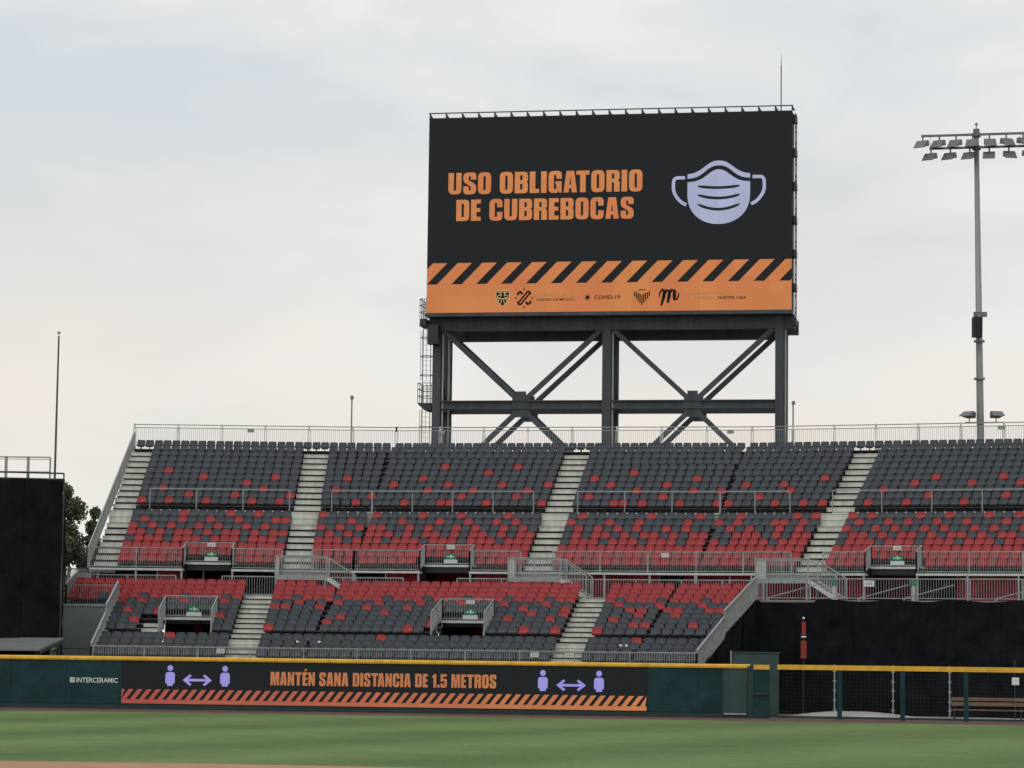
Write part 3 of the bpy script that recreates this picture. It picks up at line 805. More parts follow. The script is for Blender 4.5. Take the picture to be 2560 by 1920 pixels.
# ------------------------------------------------------------------ landings and stairs down from the upper aisles
def landing(f, w0, w1, we, label):
    t = thing('access_stair', W(f, (w0 + we) / 2, 134.4, 5.24), label, 'stairs', 'stairs from upper tier to walkway')
    g0, g1 = 133.6, 135.7
    for k in range(4):
        a = w0 + (w1 - w0) * k / 4; b = w0 + (w1 - w0) * (k + 1) / 4
        MB().fbox(f, a + .008, b - .008, g0, g0 + .05, 6.08, 6.31).build('fascia_plate', M['galv'], t)
    MB().fbox(f, w0, w1, g0 + .06, g1, 6.26, 6.32).build('platform', M['tread'], t)
    for w in (w0 + .05, w1 - .05):
        for g in (g0 + .05, g1 - .05):
            MB().fbox(f, w - .04, w + .04, g - .04, g + .04, 5.24, 6.26).build('leg', M['galv'], t)
    n = 6
    for k in range(n):
        ww = w1 + (we - w1) * k / n
        zz = 6.3 - (6.3 - 5.3) * (k + 1) / (n + 1)
        MB().fbox(f, ww, ww + (we - w1) / n + .05, g0 + .1, g1 - .1, zz - .04, zz).build('step', M['step'], t)
    for g in (g0 + .06, g1 - .06):
        MB().bar(W(f, w1, g, 6.2), W(f, we, g, 5.3), .05, .2).build('stringer', M['galv_light'], t)
        # balustrade
        MB().bar(W(f, w0, g, 7.24), W(f, w1, g, 7.24), .05).build('handrail', M['galv'], t)
        MB().bar(W(f, w1, g, 7.24), W(f, we, g, 6.38), .05).build('handrail', M['galv'], t)
        MB().bar(W(f, we, g, 6.38), W(f, we, g, 5.3), .05).build('post', M['galv'], t)
        for w in (w0, (w0 + w1) / 2, w1):
            MB().bar(W(f, w, g, 6.3), W(f, w, g, 7.24), .055).build('post', M['galv'], t)
        m = MB()
        for k in range(int((w1 - w0) / .12)):
            w = w0 + .12 * (k + .5)
            m.bar(W(f, w, g, 6.36), W(f, w, g, 7.22), .02)
        k_n = int((we - w1) / .12)
        for k in range(k_n):
            q = (k + .5) / k_n
            w = w1 + (we - w1) * q
            m.bar(W(f, w, g, 6.3 - .9 * q), W(f, w, g, 7.22 - .86 * q), .022)
        m.bar(W(f, w0, g, 6.4), W(f, w1, g, 6.4), .03)
        tag(m.build('balusters', M['galv'], t), kind='stuff')
    m = MB()
    for k in range(16):
        g = g0 + .1 + .12 * k
        m.bar(W(f, w0, g, 6.32), W(f, w0, g, 7.22), .03)
    m.bar(W(f, w0, g0, 7.24), W(f, w0, g1, 7.24), .05)
    tag(m.build('end_balusters', M['galv_light'], t), kind='stuff')
landing(0, -11.5, -9.0, -7.65, 'railed landing and short stair below the second flight of steps')
landing(1, 8.3, 10.85, 12.15, 'railed landing and short stair below the scoreboard')
landing(2, 3.65, 6.2, 7.6, 'railed landing and short stair above the bullpen')

# ------------------------------------------------------------------ seats
def seat_mesh(name, shell):
    prof = [(-.21, .43, .20), (-.215, .478, .23), (.02, .458, .237), (.12, .478, .236), (.165, .555, .233), (.195, .665, .225), (.207, .745, .210), (.212, .782, .172)]
    cols = (-1, -.45, .45, 1)
    mb = MB()
    front, back = [], []
    for i, (y, z, hw) in enumerate(prof):
        for c in cols:
            side = abs(c) == 1
            up = .025 if side and 0 < i < 4 else 0
            fw = -.035 if side and i >= 4 else 0
            front.append((c * hw, y + fw, z + up))
            back.append((c * hw * .97, y + fw + .03, z + up - (.03 if i < 4 else 0)))
    n = len(prof)
    def q(o):
        return [(o + i * 4 + j, o + i * 4 + j + 1, o + i * 4 + j + 5, o + i * 4 + j + 4) for i in range(n - 1) for j in range(3)]
    N = n * 4
    fs = q(0) + [tuple(reversed(t)) for t in q(N)]
    rim = [0, 1, 2, 3] + [i * 4 + 3 for i in range(1, n)] + [(n - 1) * 4 + j for j in (2, 1, 0)] + [i * 4 for i in range(n - 2, 0, -1)]
    for k in range(len(rim)):
        a, b = rim[k], rim[(k + 1) % len(rim)]
        fs.append((b, a, a + N, b + N))
    mb.add(front + back, fs, 0)
    mb.box(-.03, .03, .02, .08, 0.0, .44, 1)
    mb.box(-.2, .2, .03, .06, .38, .42, 1)
    return mb.mesh(name, [shell, M['bracket']])
PITCH = .486
def fill(a, b, anchor):
    n = int((b - a + .12) / PITCH)
    if anchor == 'c':
        m = (a + b) / 2
        return [m + (k - (n - 1) / 2) * PITCH for k in range(n)]
    p = PITCH + .8 * max(0, (b - a) / max(n, 1) - PITCH) if n < 60 else PITCH
    if anchor == 'l':
        return [a + p * (k + .5) for k in range(n)]
    return sorted(b - p * (k + .5) for k in range(n))
def row_seats(r):
    g = ROWS[r][0]
    j = -T5 * (g - G0)
    jr = XJ1 + T5 * (g - 138)
    if r == 'T':
        segs = [(0, -20.7, jr - .1, 'l'), (1, j + .1, 17.3 - j - .1, 'c'), (2, j + .1, 22, 'l')]
    elif r[0] in 'UV':
        segs = [(0, -19.7, -11.27, 'c'), (0, -9.95, jr - .05, 'l'), (1, j + .05, 8.66, 'r'), (1, 10.05, 17.3 - j - .05, 'l'), (2, j + .05, 4.95, 'r'), (2, 6.33, 22, 'l')]
    else:
        left = -20.85 if r in ('B6', 'B7', 'B8', 'B9') else -18.4
        segs = [(0, left, -12.63, 'r'), (0, -11.22, jr - .05, 'l'), (1, j + .05, 12.3, 'r'), (1, 13.7, 17.3 - j - .05, 'l'), (2, j + .05, 4.25, 'l')]
    cut = []
    if r == 'U0': cut = [(0, -16.35, -13.8), (1, 3.4, 6.0), (2, 8.4, 11.0)]
    if r in ('B0', 'B1', 'B2', 'B3'): cut = [(0, -16.1, -13.55), (1, 6.3, 8.85)]
    if r in ('B0', 'B1'): cut.append((0, -17.0, -13.55))
    if r == 'B9': cut.append((0, -8.9, -8.2))
    out = []
    for f, a, b, an in segs:
        for w in fill(a, b, an):
            if not any(f == cf and c0 - .1 < w < c1 + .1 for cf, c0, c1 in cut):
                out.append((f, w - .07))
    return out
# seats of the odd colour in each row, counted from the left end
RED_IN_GREY = {
 'A3': [6, 23, 44], 'B0': [5, 18, 23, 26, 27], 'B1': [2, 10, 20, 31, 32, 36], 'B2': [5, 13, 24, 28, 31], 'B3': [1, 4, 17, 26, 29, 33, 36],
 'B4': [12, 13, 16, 20, 24, 35, 39, 42, 43, 45, 46, 49, 50], 'B5': [0, 2, 6, 10, 14, 17, 21, 25, 29, 33, 37, 41, 45, 49],
 'U5': [0, 2, 4, 7, 9, 12, 14, 17, 19, 21, 22, 23, 26, 28, 31, 33, 36, 38, 41, 43, 45, 47, 50, 52, 56, 58, 61, 63, 65, 68, 70, 73, 75, 78, 80, 83],
 'U6': [1, 5, 8, 11, 15, 16, 20, 25, 29, 32, 35, 37, 40, 44, 47, 52, 55, 57, 61, 62, 64, 67, 70, 72, 75, 78, 82],
 'U7': [5, 10, 13, 17, 22, 27, 31, 36, 41, 48, 53, 57, 63, 65, 66, 68, 73, 76, 80, 83],
 'V0': [0, 3, 7, 12, 15, 20, 25, 29, 30, 34, 40, 45, 46, 48, 52, 56, 57, 62, 65, 67, 69, 73, 79],
 'V1': [5, 10, 16, 22, 32, 38, 43, 51, 61, 76, 84], 'V2': [2, 13, 18, 28, 33, 39, 48, 54, 57, 64, 71],
 'V3': [11, 24, 30, 36, 41, 45, 51, 59, 63, 74, 80, 85], 'V4': [6, 14, 19, 27, 43, 54, 67, 76, 83], 'V5': [2, 34, 47], 'V6': [29, 37]}
GREY_IN_RED = {
 'B6': [3, 7, 11, 15, 19, 23, 28, 32, 36, 40, 44, 48, 52, 56], 'B7': [], 'B8': [], 'B9': [], 'U0': [], 'U1': [], 'U2': [],
 'U3': list(range(0, 57, 4)) + list(range(61, 100, 4)),
 'U4': [2, 4, 7, 9, 12, 14, 17, 19, 21, 25, 27, 30, 32, 35, 37, 40, 42, 45, 47, 50, 52, 55, 56, 60, 62, 65, 68, 70, 73, 75, 78, 80, 83]}
seat_g = seat_mesh('grey_seat', M['seat_grey'])
seat_r = seat_mesh('red_seat', M['seat_red'])
ROWNAME = {'A0': 'front row', 'A1': 'second row', 'A2': 'third row', 'A3': 'fourth row', 'B0': 'fifth row', 'B1': 'sixth row', 'B2': 'seventh row', 'B3': 'eighth row',
           'B4': 'ninth row', 'B5': 'tenth row', 'B6': 'eleventh row', 'B7': 'twelfth row', 'B8': 'thirteenth row', 'B9': 'rearmost row', 'U0': 'front row'}
ONES = 'zeroth first second third fourth fifth sixth seventh eighth ninth tenth eleventh twelfth thirteenth fourteenth fifteenth sixteenth seventeenth eighteenth nineteenth'.split()
def nth(n):
    if n < 20: return ONES[n]
    t_, o_ = divmod(n, 10)
    tens = {2: 'twent', 3: 'thirt', 4: 'fort', 5: 'fift', 6: 'sixt', 7: 'sevent', 8: 'eight', 9: 'ninet'}[t_]
    return tens + ('ieth' if o_ == 0 else 'y-' + ONES[o_])
rest = {0: [], 1: []}
count = {0: 0, 1: 0}
random.seed(5)
for r in ORDER + ORDER_U:
    g, zt = ROWS[r]
    here = row_seats(r)
    nl = sum(1 for f, w in here if f == 0 and w < -12)
    nm = sum(1 for f, w in here if (f == 0 and w >= -12) or (f == 1 and w < 13))
    for k, (f, w) in enumerate(here):
        red = (k not in GREY_IN_RED[r]) if r in GREY_IN_RED else (k in RED_IN_GREY.get(r, []))
        if r == 'B2' and f == 0 and -17.15 < w < -16.15:
            continue
        c = 1 if red else 0
        loc = W(f, w + random.uniform(-.012, .012), g + random.uniform(-.01, .01), zt - SEAT_H)
        rz = ANG[f] + random.uniform(-.02, .02)
        if count[c] < 300 and r in ROWNAME:
            o = bpy.data.objects.new('red_stadium_seat' if red else 'grey_stadium_seat', seat_r if red else seat_g)
            COL.objects.link(o)
            o.location = loc
            o.rotation_euler = (0, 0, rz)
            look = 'red plastic seat' if red else 'dark grey plastic seat'
            if r[0] == 'U':
                pos = '%s from the end steps' % nth(k + 1)
                tier = 'upper tier'
            else:
                tier = 'lower tier'
                if k < nl: pos = '%s left of the left steps' % nth(nl - k)
                elif k >= nl + nm: pos = '%s right of the right steps' % nth(k - nl - nm + 1)
                elif k - nl < nm / 2: pos = '%s right of the left steps' % nth(k - nl + 1)
                else: pos = '%s left of the right steps' % nth(nl + nm - k)
            tag(o, '%s, %s of the %s, %s' % (look, ROWNAME[r], tier, pos), 'seat', '%s seats, %s of the %s' % ('red' if red else 'grey', ROWNAME[r], tier))
            count[c] += 1
        else:
            rest[c].append((loc, rz))
def seat_mass(items, me, name, label):
    src_v = [v.co.copy() for v in me.vertices]
    src_f = [list(p.vertices) for p in me.polygons]
    src_m = [p.material_index for p in me.polygons]
    mb = MB()
    for loc, rz in items:
        R = Matrix.Rotation(rz, 3, 'Z')
        b = len(mb.v)
        mb.v += [R @ v + loc for v in src_v]
        mb.f += [[b + i for i in q] for q in src_f]
        mb.mi += src_m
    return tag(mb.build(name, list(me.materials)), label, 'seats', kind='stuff')
seat_mass(rest[0], seat_g, 'grey_stadium_seats', 'remaining dark grey plastic seats, mostly of the upper tier')
seat_mass(rest[1], seat_r, 'red_stadium_seats', 'remaining red plastic seats of the upper tier')
# scraps of white paper caught on the seats of the third row
for f, w, n in ((0, -8.55, 'white paper scrap on a grey seat left of the scoreboard frame'), (1, .55, 'small pale paper scrap on the grey seat past the bend'), (1, 15.5, 'white paper scrap on a grey seat right of the lower steps'), (2, .3, 'small white paper scrap on the seats near the right end')):
    p = W(f, w, 123.1, 2.98)
    m = MB()
    m.hexa([p + Vector(q) * .75 for q in ((-.05, -.12, 0), (.09, -.12, .01), (.06, -.02, .02), (-.03, -.02, .0), (-.06, -.1, .09), (.12, -.1, .1), (.05, .0, .1), (-.05, 0, .12))])
    tag(m.build('paper_scrap', M['white']), n, 'paper')
# small plates on the front and top rails
for f, w, g, z, n in ((0, -12.75, 121.05, 2.46, 'white plate on the front rail left of the lower steps'), (1, 11.75, 121.05, 2.46, 'white plate on the front rail before the right lower steps'), (1, 13.3, 121.05, 2.46, 'white plate on the front rail inside the right lower steps'),
                      (0, -14.55, 151.4, 14.72, 'grey plate on the top rail above the left block'), (1, 1.3, 151.4, 14.72, 'grey plate on the top rail by the left scoreboard column'), (1, 17.4, 151.4, 14.72, 'grey plate on the top rail by the right scoreboard column'), (2, 12.3, 151.4, 14.72, 'grey plate on the top rail left of the mast'),
                      (1, 15.7, 135.8, 7.38, 'white section plate on the front rail below the right scoreboard half')):
    place_sign(f, w, g, z, .36, .2, 'section_plate', M['sign_white'] if g < 140 else M['panel_grey'], n, 'sign', 'marks' if g < 140 else None)

# ================================================================== OUTFIELD WALL
def wall_map(i, off=0.0):
    (x0, y0), (x1, y1) = WALL[i], WALL[i + 1]
    d = Vector((x1 - x0, y1 - y0, 0)); ln = d.length; d.normalize()
    nn = Vector((d.y, -d.x, 0))
    return (lambda u, z: Vector((x0, y0, 0)) + d * u + nn * off + Vector((0, 0, z))), ln, d, nn
def wall_box(mb, i, u0, u1, o0, o1, z0, z1, mi=0):
    mp, ln, d, nn = wall_map(i)
    p = lambda u, o, z: mp(u, z) + nn * o
    return mb.hexa([p(u0, o1, z0), p(u1, o1, z0), p(u1, o0, z0), p(u0, o0, z0), p(u0, o1, z1), p(u1, o1, z1), p(u1, o0, z1), p(u0, o0, z1)], mi)
ow = thing('outfield_wall', (-8, 120, 0), 'long dark green padded outfield wall with a yellow top', 'wall')
for i, widths in ((0, 2.44), (1, None), (2, 2.35)):
    _, ln, _, _ = wall_map(i)
    if i == 1:
        wall_box(MB(), i, 0, ln, -.3, 0, 0, 2.1).build('backing', M['green_dark'], ow)
    else:
        n = max(1, round(ln / widths))
        for k in range(n):
            wall_box(MB(), i, ln * k / n + .006, ln * (k + 1) / n - .006, -.3, .05, .22, 2.08).build('pad', M['green_wall'], ow)
            if not (i == 2 and k == n - 1):
                pass
    n = max(1, round(ln / 2.36))
    for k in range(n):
        m = MB()
        u0, u1 = ln * k / n + .005, ln * (k + 1) / n - .005
        mp, _, d, nn = wall_map(i)
        # rounded padding over the top edge
        prof = [(.10, 2.10), (.115, 2.16), (.10, 2.23), (.05, 2.27), (-.12, 2.275), (-.3, 2.25), (-.32, 2.1)]
        vs = [mp(u, z) + nn * o for u in (u0, u1) for o, z in prof]
        q = len(prof)
        fs = [(j, q + j, q + j + 1, j + 1) for j in range(q - 1)] + [tuple(range(q)), tuple(range(2 * q - 1, q - 1, -1)), (q - 1, 2 * q - 1, q, 0)]
        m.add(vs, fs)
        m.build('yellow_cap', M['yellow'], ow)
    wall_box(MB(), i, 0, ln, -.3, .02, 0, .22).build('plinth', M['green_dark'], ow)
# lettering and emblem on the green pad
mp, ln0, _, _ = wall_map(0, .058)
u_of = lambda px: ln0 - (302 - px) * .01785
small_text('INTERCERAMIC', u_of(191), 1.115, 1.83, .215, mp, 'lettering', M['white'], ow, bold=.012)
ux, uz = u_of(175), 1.115
cs = []
for a, b in ((0, 0), (1, 0), (0, 1), (1, 1)):
    x, z = ux + a * .115, uz + b * .115
    cs.append([(x, z), (x + .09, z), (x + .1, z + .1), (x, z + .1)])
    cs.append([(x + .03, z + .03), (x + .03, z + .065), (x + .06, z + .065), (x + .06, z + .03)])
flat_mesh(cs, mp, 'emblem', M['white'], ow)

# ribbon display in the wall
mp1, LN, _, _ = wall_map(1, .062)
rb = thing('ribbon_display', wall_map(1)[0](LN / 2, .22), 'long lit ribbon display showing orange safety message along the outfield wall', 'display')
wall_box(MB(), 1, .01, LN - .01, .001, .05, .225, 2.085).build('screen', M['screen'], rb)
def RB(px, py):
    yb = 1771 + (px - 302) * .0138
    return ((px - 302) / 1312.0 * LN, (yb - py) / 130 * 2.27)
x0, z0 = RB(680, 1712.5); x1, _ = RB(1243, 1712)
block_text('MANTÉN SANA DISTANCIA DE 1.5 METROS', x0, 1.105, x1 - x0, .58, mp1, 'lettering', M['ribbon_orange'], rb)
def pictogram(px):
    u, _ = RB(px, 1700)
    cs = []
    head = [(u + .125 * math.cos(t), 1.79 + .125 * math.sin(t)) for t in [2 * math.pi * k / 16 for k in range(16)]]
    body = fillet([(u - .21, 1.13, .05), (u - .13, 1.13, .03), (u - .13, 1.02, .02), (u + .13, 1.02, .02), (u + .13, 1.13, .03), (u + .21, 1.13, .05), (u + .21, 1.62, .14), (u - .21, 1.62, .14)])
    flat_mesh([head, body], mp1, 'person_pictogram', M['violet'], rb)
def arrow(pa, pb):
    a, _ = RB(pa, 1700); b, _ = RB(pb, 1700)
    z = 1.28; t = .055
    c = [(a, z), (a + .32, z + .25), (a + .40, z + .18), (a + .24, z + t), (b - .24, z + t), (b - .40, z + .18), (b - .32, z + .25), (b, z),
         (b - .32, z - .25), (b - .40, z - .18), (b - .24, z - t), (a + .24, z - t), (a + .40, z - .18), (a + .32, z - .25)]
    flat_mesh([c], mp1, 'double_arrow', M['violet'], rb)
for p in (426, 565, 1358, 1496): pictogram(p)
arrow(458, 532); arrow(1391, 1464)
BAND0, BAND1, ST1 = .24, .42, .86
flat_mesh([[(.02, BAND0), (LN - .02, BAND0), (LN - .02, BAND1), (.02, BAND1)]], mp1, 'orange_band', M['ribbon_band'], rb)
per, sw, sl = .405, .225, .34
k = -1
while k * per < LN:
    u = k * per
    c = [(u, BAND1 + .004), (u + sw, BAND1 + .004), (u + sw + sl, ST1), (u + sl, ST1)]
    c = [(min(max(x, .02), LN - .02), z) for x, z in c]
    if c[1][0] - c[0][0] > .05 or c[2][0] - c[3][0] > .05:
        flat_mesh([c], mp1, 'hazard_stripe', M['ribbon_band'], rb)
    k += 1

# gate and short return next to the bullpen
gt = thing('field_gate', wall_map(2)[0](4.0, 0), 'flush dark green field gate at the end of the padded wall', 'gate')
mpg, lng, dg_, ng_ = wall_map(2)
wall_box(MB(), 2, lng - 1.12, lng - .12, .051, .075, .12, 2.05).build('leaf', M['green_gate'], gt)
wall_box(MB(), 2, lng - 1.2, lng - 1.125, .051, .09, .1, 2.08).build('jamb', M['green_dark'], gt)
wall_box(MB(), 2, lng - .1, lng + .1, .051, .12, 0, 2.2).build('jamb', M['green_dark'], gt)
wall_box(MB(), 2, lng - 1.1, lng - .15, .08, .085, .13, .2).build('kick_plate', M['galv'], gt)
rt = thing('wall_return', wall_map(3)[0](.45, 0), 'short green wall stub with ledges and its own yellow cap', 'wall')
wall_box(MB(), 3, .14, .82, -.25, .04, 0, 2.05).build('panel', M['green_wall'], rt)
wall_box(MB(), 3, .2, .78, .041, .12, 1.0, 1.04).build('ledge', M['green_box'], rt)
wall_box(MB(), 3, .16, .8, .041, .16, 0, .38).build('step_block', M['green_wall'], rt)
wall_box(MB(), 3, .16, .82, -.27, .08, 2.06, 2.26).build('yellow_cap', M['yellow'], rt)
sh = thing('storage_cabinet', (10.75, 119.4, 0), 'tall plain green cabinet standing behind the gate', 'cabinet')
MB().box(9.75, 11.75, 118.8, 120.0, 0, 2.76).build('body', M['green_box'], sh)
MB().box(9.7, 11.8, 118.75, 120.05, 2.762, 2.81).build('lid', M['green_box'], sh)
MB().bar((9.66, 118.72, 0), (9.66, 118.72, 2.85), .06).build('corner_post', M['galv'], sh)

# bullpen fence
bf = thing('bullpen_fence', (17, 116.6, 0), 'open green bullpen fence with yellow padded top rail', 'fence')
for i in (4, 5):
    mpf, lnf, df, nf = wall_map(i)
    n = round(lnf / 2.37)
    for k in range(n):
        u0 = (.0 if (i == 4 and k == 0) else lnf * k / n) + .005
        u1 = lnf * (k + 1) / n - .005
        m = MB()
        wall_box(m, i, u0, u1, -.08, .06, 2.07, 2.28)
        m.build('yellow_cap', M['yellow'], bf)
        wall_box(MB(), i, u0, u1, -.03, .03, 0.02, .12).build('kick_board', M['green_dark'], bf)
        wall_box(MB(), i, lnf * (k + 1) / n - .1, lnf * (k + 1) / n + .1, -.1, .031, 0, 2.069).build('post', M['green_wall'], bf)
        # chain-link infill
        m = MB()
        q = int((u1 - u0) / .16)
        for j in range(q):
            u = u0 + (u1 - u0) * (j + .5) / q
            m.bar(mpf(u, .12), mpf(u, 2.07), .004)
        for j in range(11):
            z = .3 + .16 * j
            m.bar(mpf(u0, z), mpf(u1, z), .004)
        tag(m.build('wire_mesh', M['steel_dark'], bf), kind='stuff')
t = thing('mound_cover', (15.0, 119.6, 0), 'pale low cover spread over the bullpen mound behind the fence', 'cover')
m = MB()
vs, fs = [(15.0, 119.6, .27)], []
NR, NA = 5, 28
for i in range(1, NR + 1):
    q = i / NR
    for k in range(NA):
        a = 2 * math.pi * k / NA
        rr_ = q * (1 + .06 * math.sin(3 * a + 1) + .04 * math.sin(7 * a))
        vs.append((15.0 + 2.9 * rr_ * math.cos(a), 119.6 - .55 * rr_ * math.cos(a) + 1.7 * rr_ * math.sin(a), .27 * (1 - q * q) + .012 + .015 * math.sin(9 * a + 5 * q) * (1 - q)))
fs += [(0, 1 + k, 1 + (k + 1) % NA) for k in range(NA)]
for i in range(NR - 1):
    o = 1 + i * NA
    fs += [(o + k, o + NA + k, o + NA + (k + 1) % NA, o + (k + 1) % NA) for k in range(NA)]
m.add(vs, fs)
m.build('sheet', M['rubber'], t, smooth=True)
# thin galvanised posts inside the bullpen
for x, n in ((14.35, 'thin notched post in the bullpen beside the fence gap'), (16.85, 'thin notched post in the middle of the bullpen'), (19.25, 'thin notched post at the end of the bullpen bench')):
    y = wall_y(x) + 4.5
    t = thing('net_post', (x, y, 0), n, 'post', 'thin posts inside the bullpen')
    MB().tube((x, y, 0), (x, y, 2.3), .035, n=6).build('shaft', M['galv'], t)
    for q in range(5):
        MB().box(x - .07, x + .07, y - .02, y + .02, .3 + .42 * q, .36 + .42 * q).build('cleat', M['galv'], t)
# benches
def bench(x, y, ln, label):
    t = thing('team_bench', (x + ln / 2, y, 0), label, 'bench', 'bullpen benches')
    a = math.radians(-13)
    R = Matrix.Rotation(a, 3, 'Z')
    def bb(m, u0, u1, v0, v1, z0, z1):
        o = Vector((x, y, 0))
        pts = [(u0, v0, z0), (u1, v0, z0), (u1, v1, z0), (u0, v1, z0), (u0, v0, z1), (u1, v0, z1), (u1, v1, z1), (u0, v1, z1)]
        return m.hexa([o + R @ Vector(p) for p in pts])
    bb(MB(), 0, ln, -.45, -.25, .42, .47).build('seat_plank', M['wood'], t)
    bb(MB(), 0, ln, -.22, -.02, .42, .47).build('seat_plank', M['wood'], t)
    bb(MB(), 0, ln, .04, .08, .62, .78).build('back_plank', M['wood'], t)
    bb(MB(), 0, ln, .04, .08, .84, .98).build('back_plank', M['wood'], t)
    n = max(2, int(ln / 1.6) + 1)
    for k in range(n):
        u = .15 + (ln - .3) * k / (n - 1)
        bb(MB(), u - .03, u + .03, -.4, -.34, 0, .42).build('leg', M['steel_dark'], t)
        bb(MB(), u - .03, u + .03, -.04, .02, 0, .42).build('leg', M['steel_dark'], t)
        bb(MB(), u - .03, u + .03, .081, .12, 0, .98).build('back_post', M['steel_dark'], t)
bench(19.0, wall_y(19.0) + 2.5, 3.1, 'slatted timber team bench behind the bullpen fence')
bench(22.3, wall_y(22.3) + 2.4, 3.5, 'second timber bench at the far end of the bullpen')
wb = thing('wall_box', (22.35, 120.6, 1.55), 'small white box on a post in the bullpen', 'box')
MB().box(22.2, 22.5, 120.5, 120.65, 1.5, 1.83).build('housing', M['white'], wb)
MB().tube((22.35, 120.7, 0), (22.35, 120.7, 2.6), .03, n=6).build('post', M['steel_dark'], wb)

# black cloth below the walkway at the bullpen
def cloth(name, a, b, z0, ztop, label, cat='shade cloth', amp=.11, seams=2.4, material=None, cell=.12):
    a, b = Vector(a), Vector(b)
    ln = (b - a).length
    d = (b - a).normalized(); nn = Vector((d.y, -d.x, 0))
    t = thing(name, (a + b) / 2, label, cat)
    n = max(1, round(ln / seams))
    for k in range(n):
        u0, u1 = ln * k / n - (.12 if k else 0), ln * (k + 1) / n + .12
        nu = max(3, int((u1 - u0) / cell)); nz = max(3, int((ztop(0) - z0) / .5))
        vs, fs = [], []
        for i in range(nu + 1):
            u = u0 + (u1 - u0) * i / nu
            zt = ztop(u / ln)
            for j in range(nz + 1):
                z = z0 + (zt - z0) * j / nz
                o = amp * (math.sin(u * 2.1 + z * .7) * .5 + math.sin(u * 5.3 - z * 1.3) * .3 + math.sin(u * .7 + z * 2.4) * .3 + .35 * math.sin(u * 9 + math.sin(z * 1.7)) * (z - z0) / max(.1, zt - z0)) + (.05 if k % 2 else 0)
                vs.append(a + d * u + nn * o + Vector((0, 0, z)))
        for i in range(nu):
            for j in range(nz):
                q = i * (nz + 1) + j
                fs.append((q, q + nz + 1, q + nz + 2, q + 1))
        m = MB().add(vs, fs)
        m.build('panel', material or M['dark_fabric'], t, smooth=True)
    return t
cloth('bullpen_cloth', W(2, 4.2, 130.8), W(2, 23.0, 130.8), 0, lambda q: 5.22 + .05 * math.sin(q * 40) * (1 if q > .1 else 0) - (.14 if .02 < q < .16 else 0), 'large black shade cloth hanging behind the bullpen')
cloth('end_cloth', W(2, 4.5, 121.2), W(2, 4.5, 130.7), 0, lambda q: 2.0 + 3.2 * q, 'black cloth skirt under the right end of the lower seats')
mm = MB()
mm.hexa([W(2, 4.36, 121.0, 0), W(2, 4.4, 121.0, 0), W(2, 4.4, 131.0, 0), W(2, 4.36, 131.0, 0),
         W(2, 4.36, 121.0, 1.9), W(2, 4.4, 121.0, 1.9), W(2, 4.4, 131.0, 5.24), W(2, 4.36, 131.0, 5.24)])
mm.build('end_skirt', M['dark_fabric'], lower)
# rail above the cloth
rail(W(2, 4.45, 130.95, 5.27), W(2, 12.0, 130.95, 5.27), .95, 'rail on the walkway edge above the bullpen cloth, by the stair', GR, pitch=.12, post_gap=2.5, top=.05)
rail(W(2, 12.0, 130.95, 5.27), W(2, 21.5, 130.95, 5.27), .95, 'rail on the walkway edge above the bullpen cloth, right part', GR, pitch=.12, post_gap=2.5, top=.05, ends=(False, True))
for w, n in ((4.9, 'beside the landing'), (9.2, 'left of the white plate'), (11.3, 'below the bullpen entrance'), (15.5, 'towards the right')):
    t = thing('brace_bar', W(2, w, 131.2, 5.3), 'slanting scaffold tube behind the walkway rail ' + n, 'brace', 'slanting scaffold tubes')
    MB().tube(W(2, w, 131.2, 5.33), W(2, w + 2.3, 131.2, 5.95), .03, n=6).build('tube', M['galv'], t)
    MB().box(*(lambda p: (p.x - .06, p.x + .06, p.y - .06, p.y + .06, 5.24, 5.36))(W(2, w, 131.2))).build('foot', M['galv'], t)
place_sign(2, 9.75, 130.9, 5.86, .5, .28, 'notice_plate', M['sign_white'], 'white notice plate on the rail above the bullpen cloth', 'sign', 'marks')
for w, n in ((7.95, 'left'), (11.65, 'right')):
    p = W(2, w, 131.6, 5.25)
    t = thing('water_stand', p, 'slim stand with green top behind the walkway rail ' + ('left of' if n == 'left' else 'right of') + ' the white notice plate', 'stand', 'green topped stands')
    MB().tube(p, p + Vector((0, 0, .7)), .09, n=8).build('column', M['galv_light'], t)
    MB().box(p.x - .17, p.x + .17, p.y - .12, p.y + .12, p.z + .7, p.z + .98).build('green_top', M['sign_green'], t)
# red banner strip in front of the cloth
p = W(2, 7.0, 129.6, 0)
t = thing('banner_pole', p, 'narrow red banner strip on a pole in front of the black cloth', 'banner')
MB().tube(p, p + Vector((0, 0, 4.35)), .035, n=6).build('pole', M['steel_dark'], t)
MB().box(p.x - .13, p.x + .13, p.y - .07, p.y - .05, 2.55, 3.35).build('red_strip', M['redcloth'], t)
MB().box(p.x - .09, p.x + .09, p.y - .07, p.y - .05, 3.62, 4.2).build('red_strip', M['redcloth'], t)
MB().box(p.x - .11, p.x + .11, p.y - .075, p.y - .048, 3.5, 3.57).build('white_band', M['white'], t)
MB().ball((p.x, p.y, 4.38), .06).build('knob', M['white'], t)

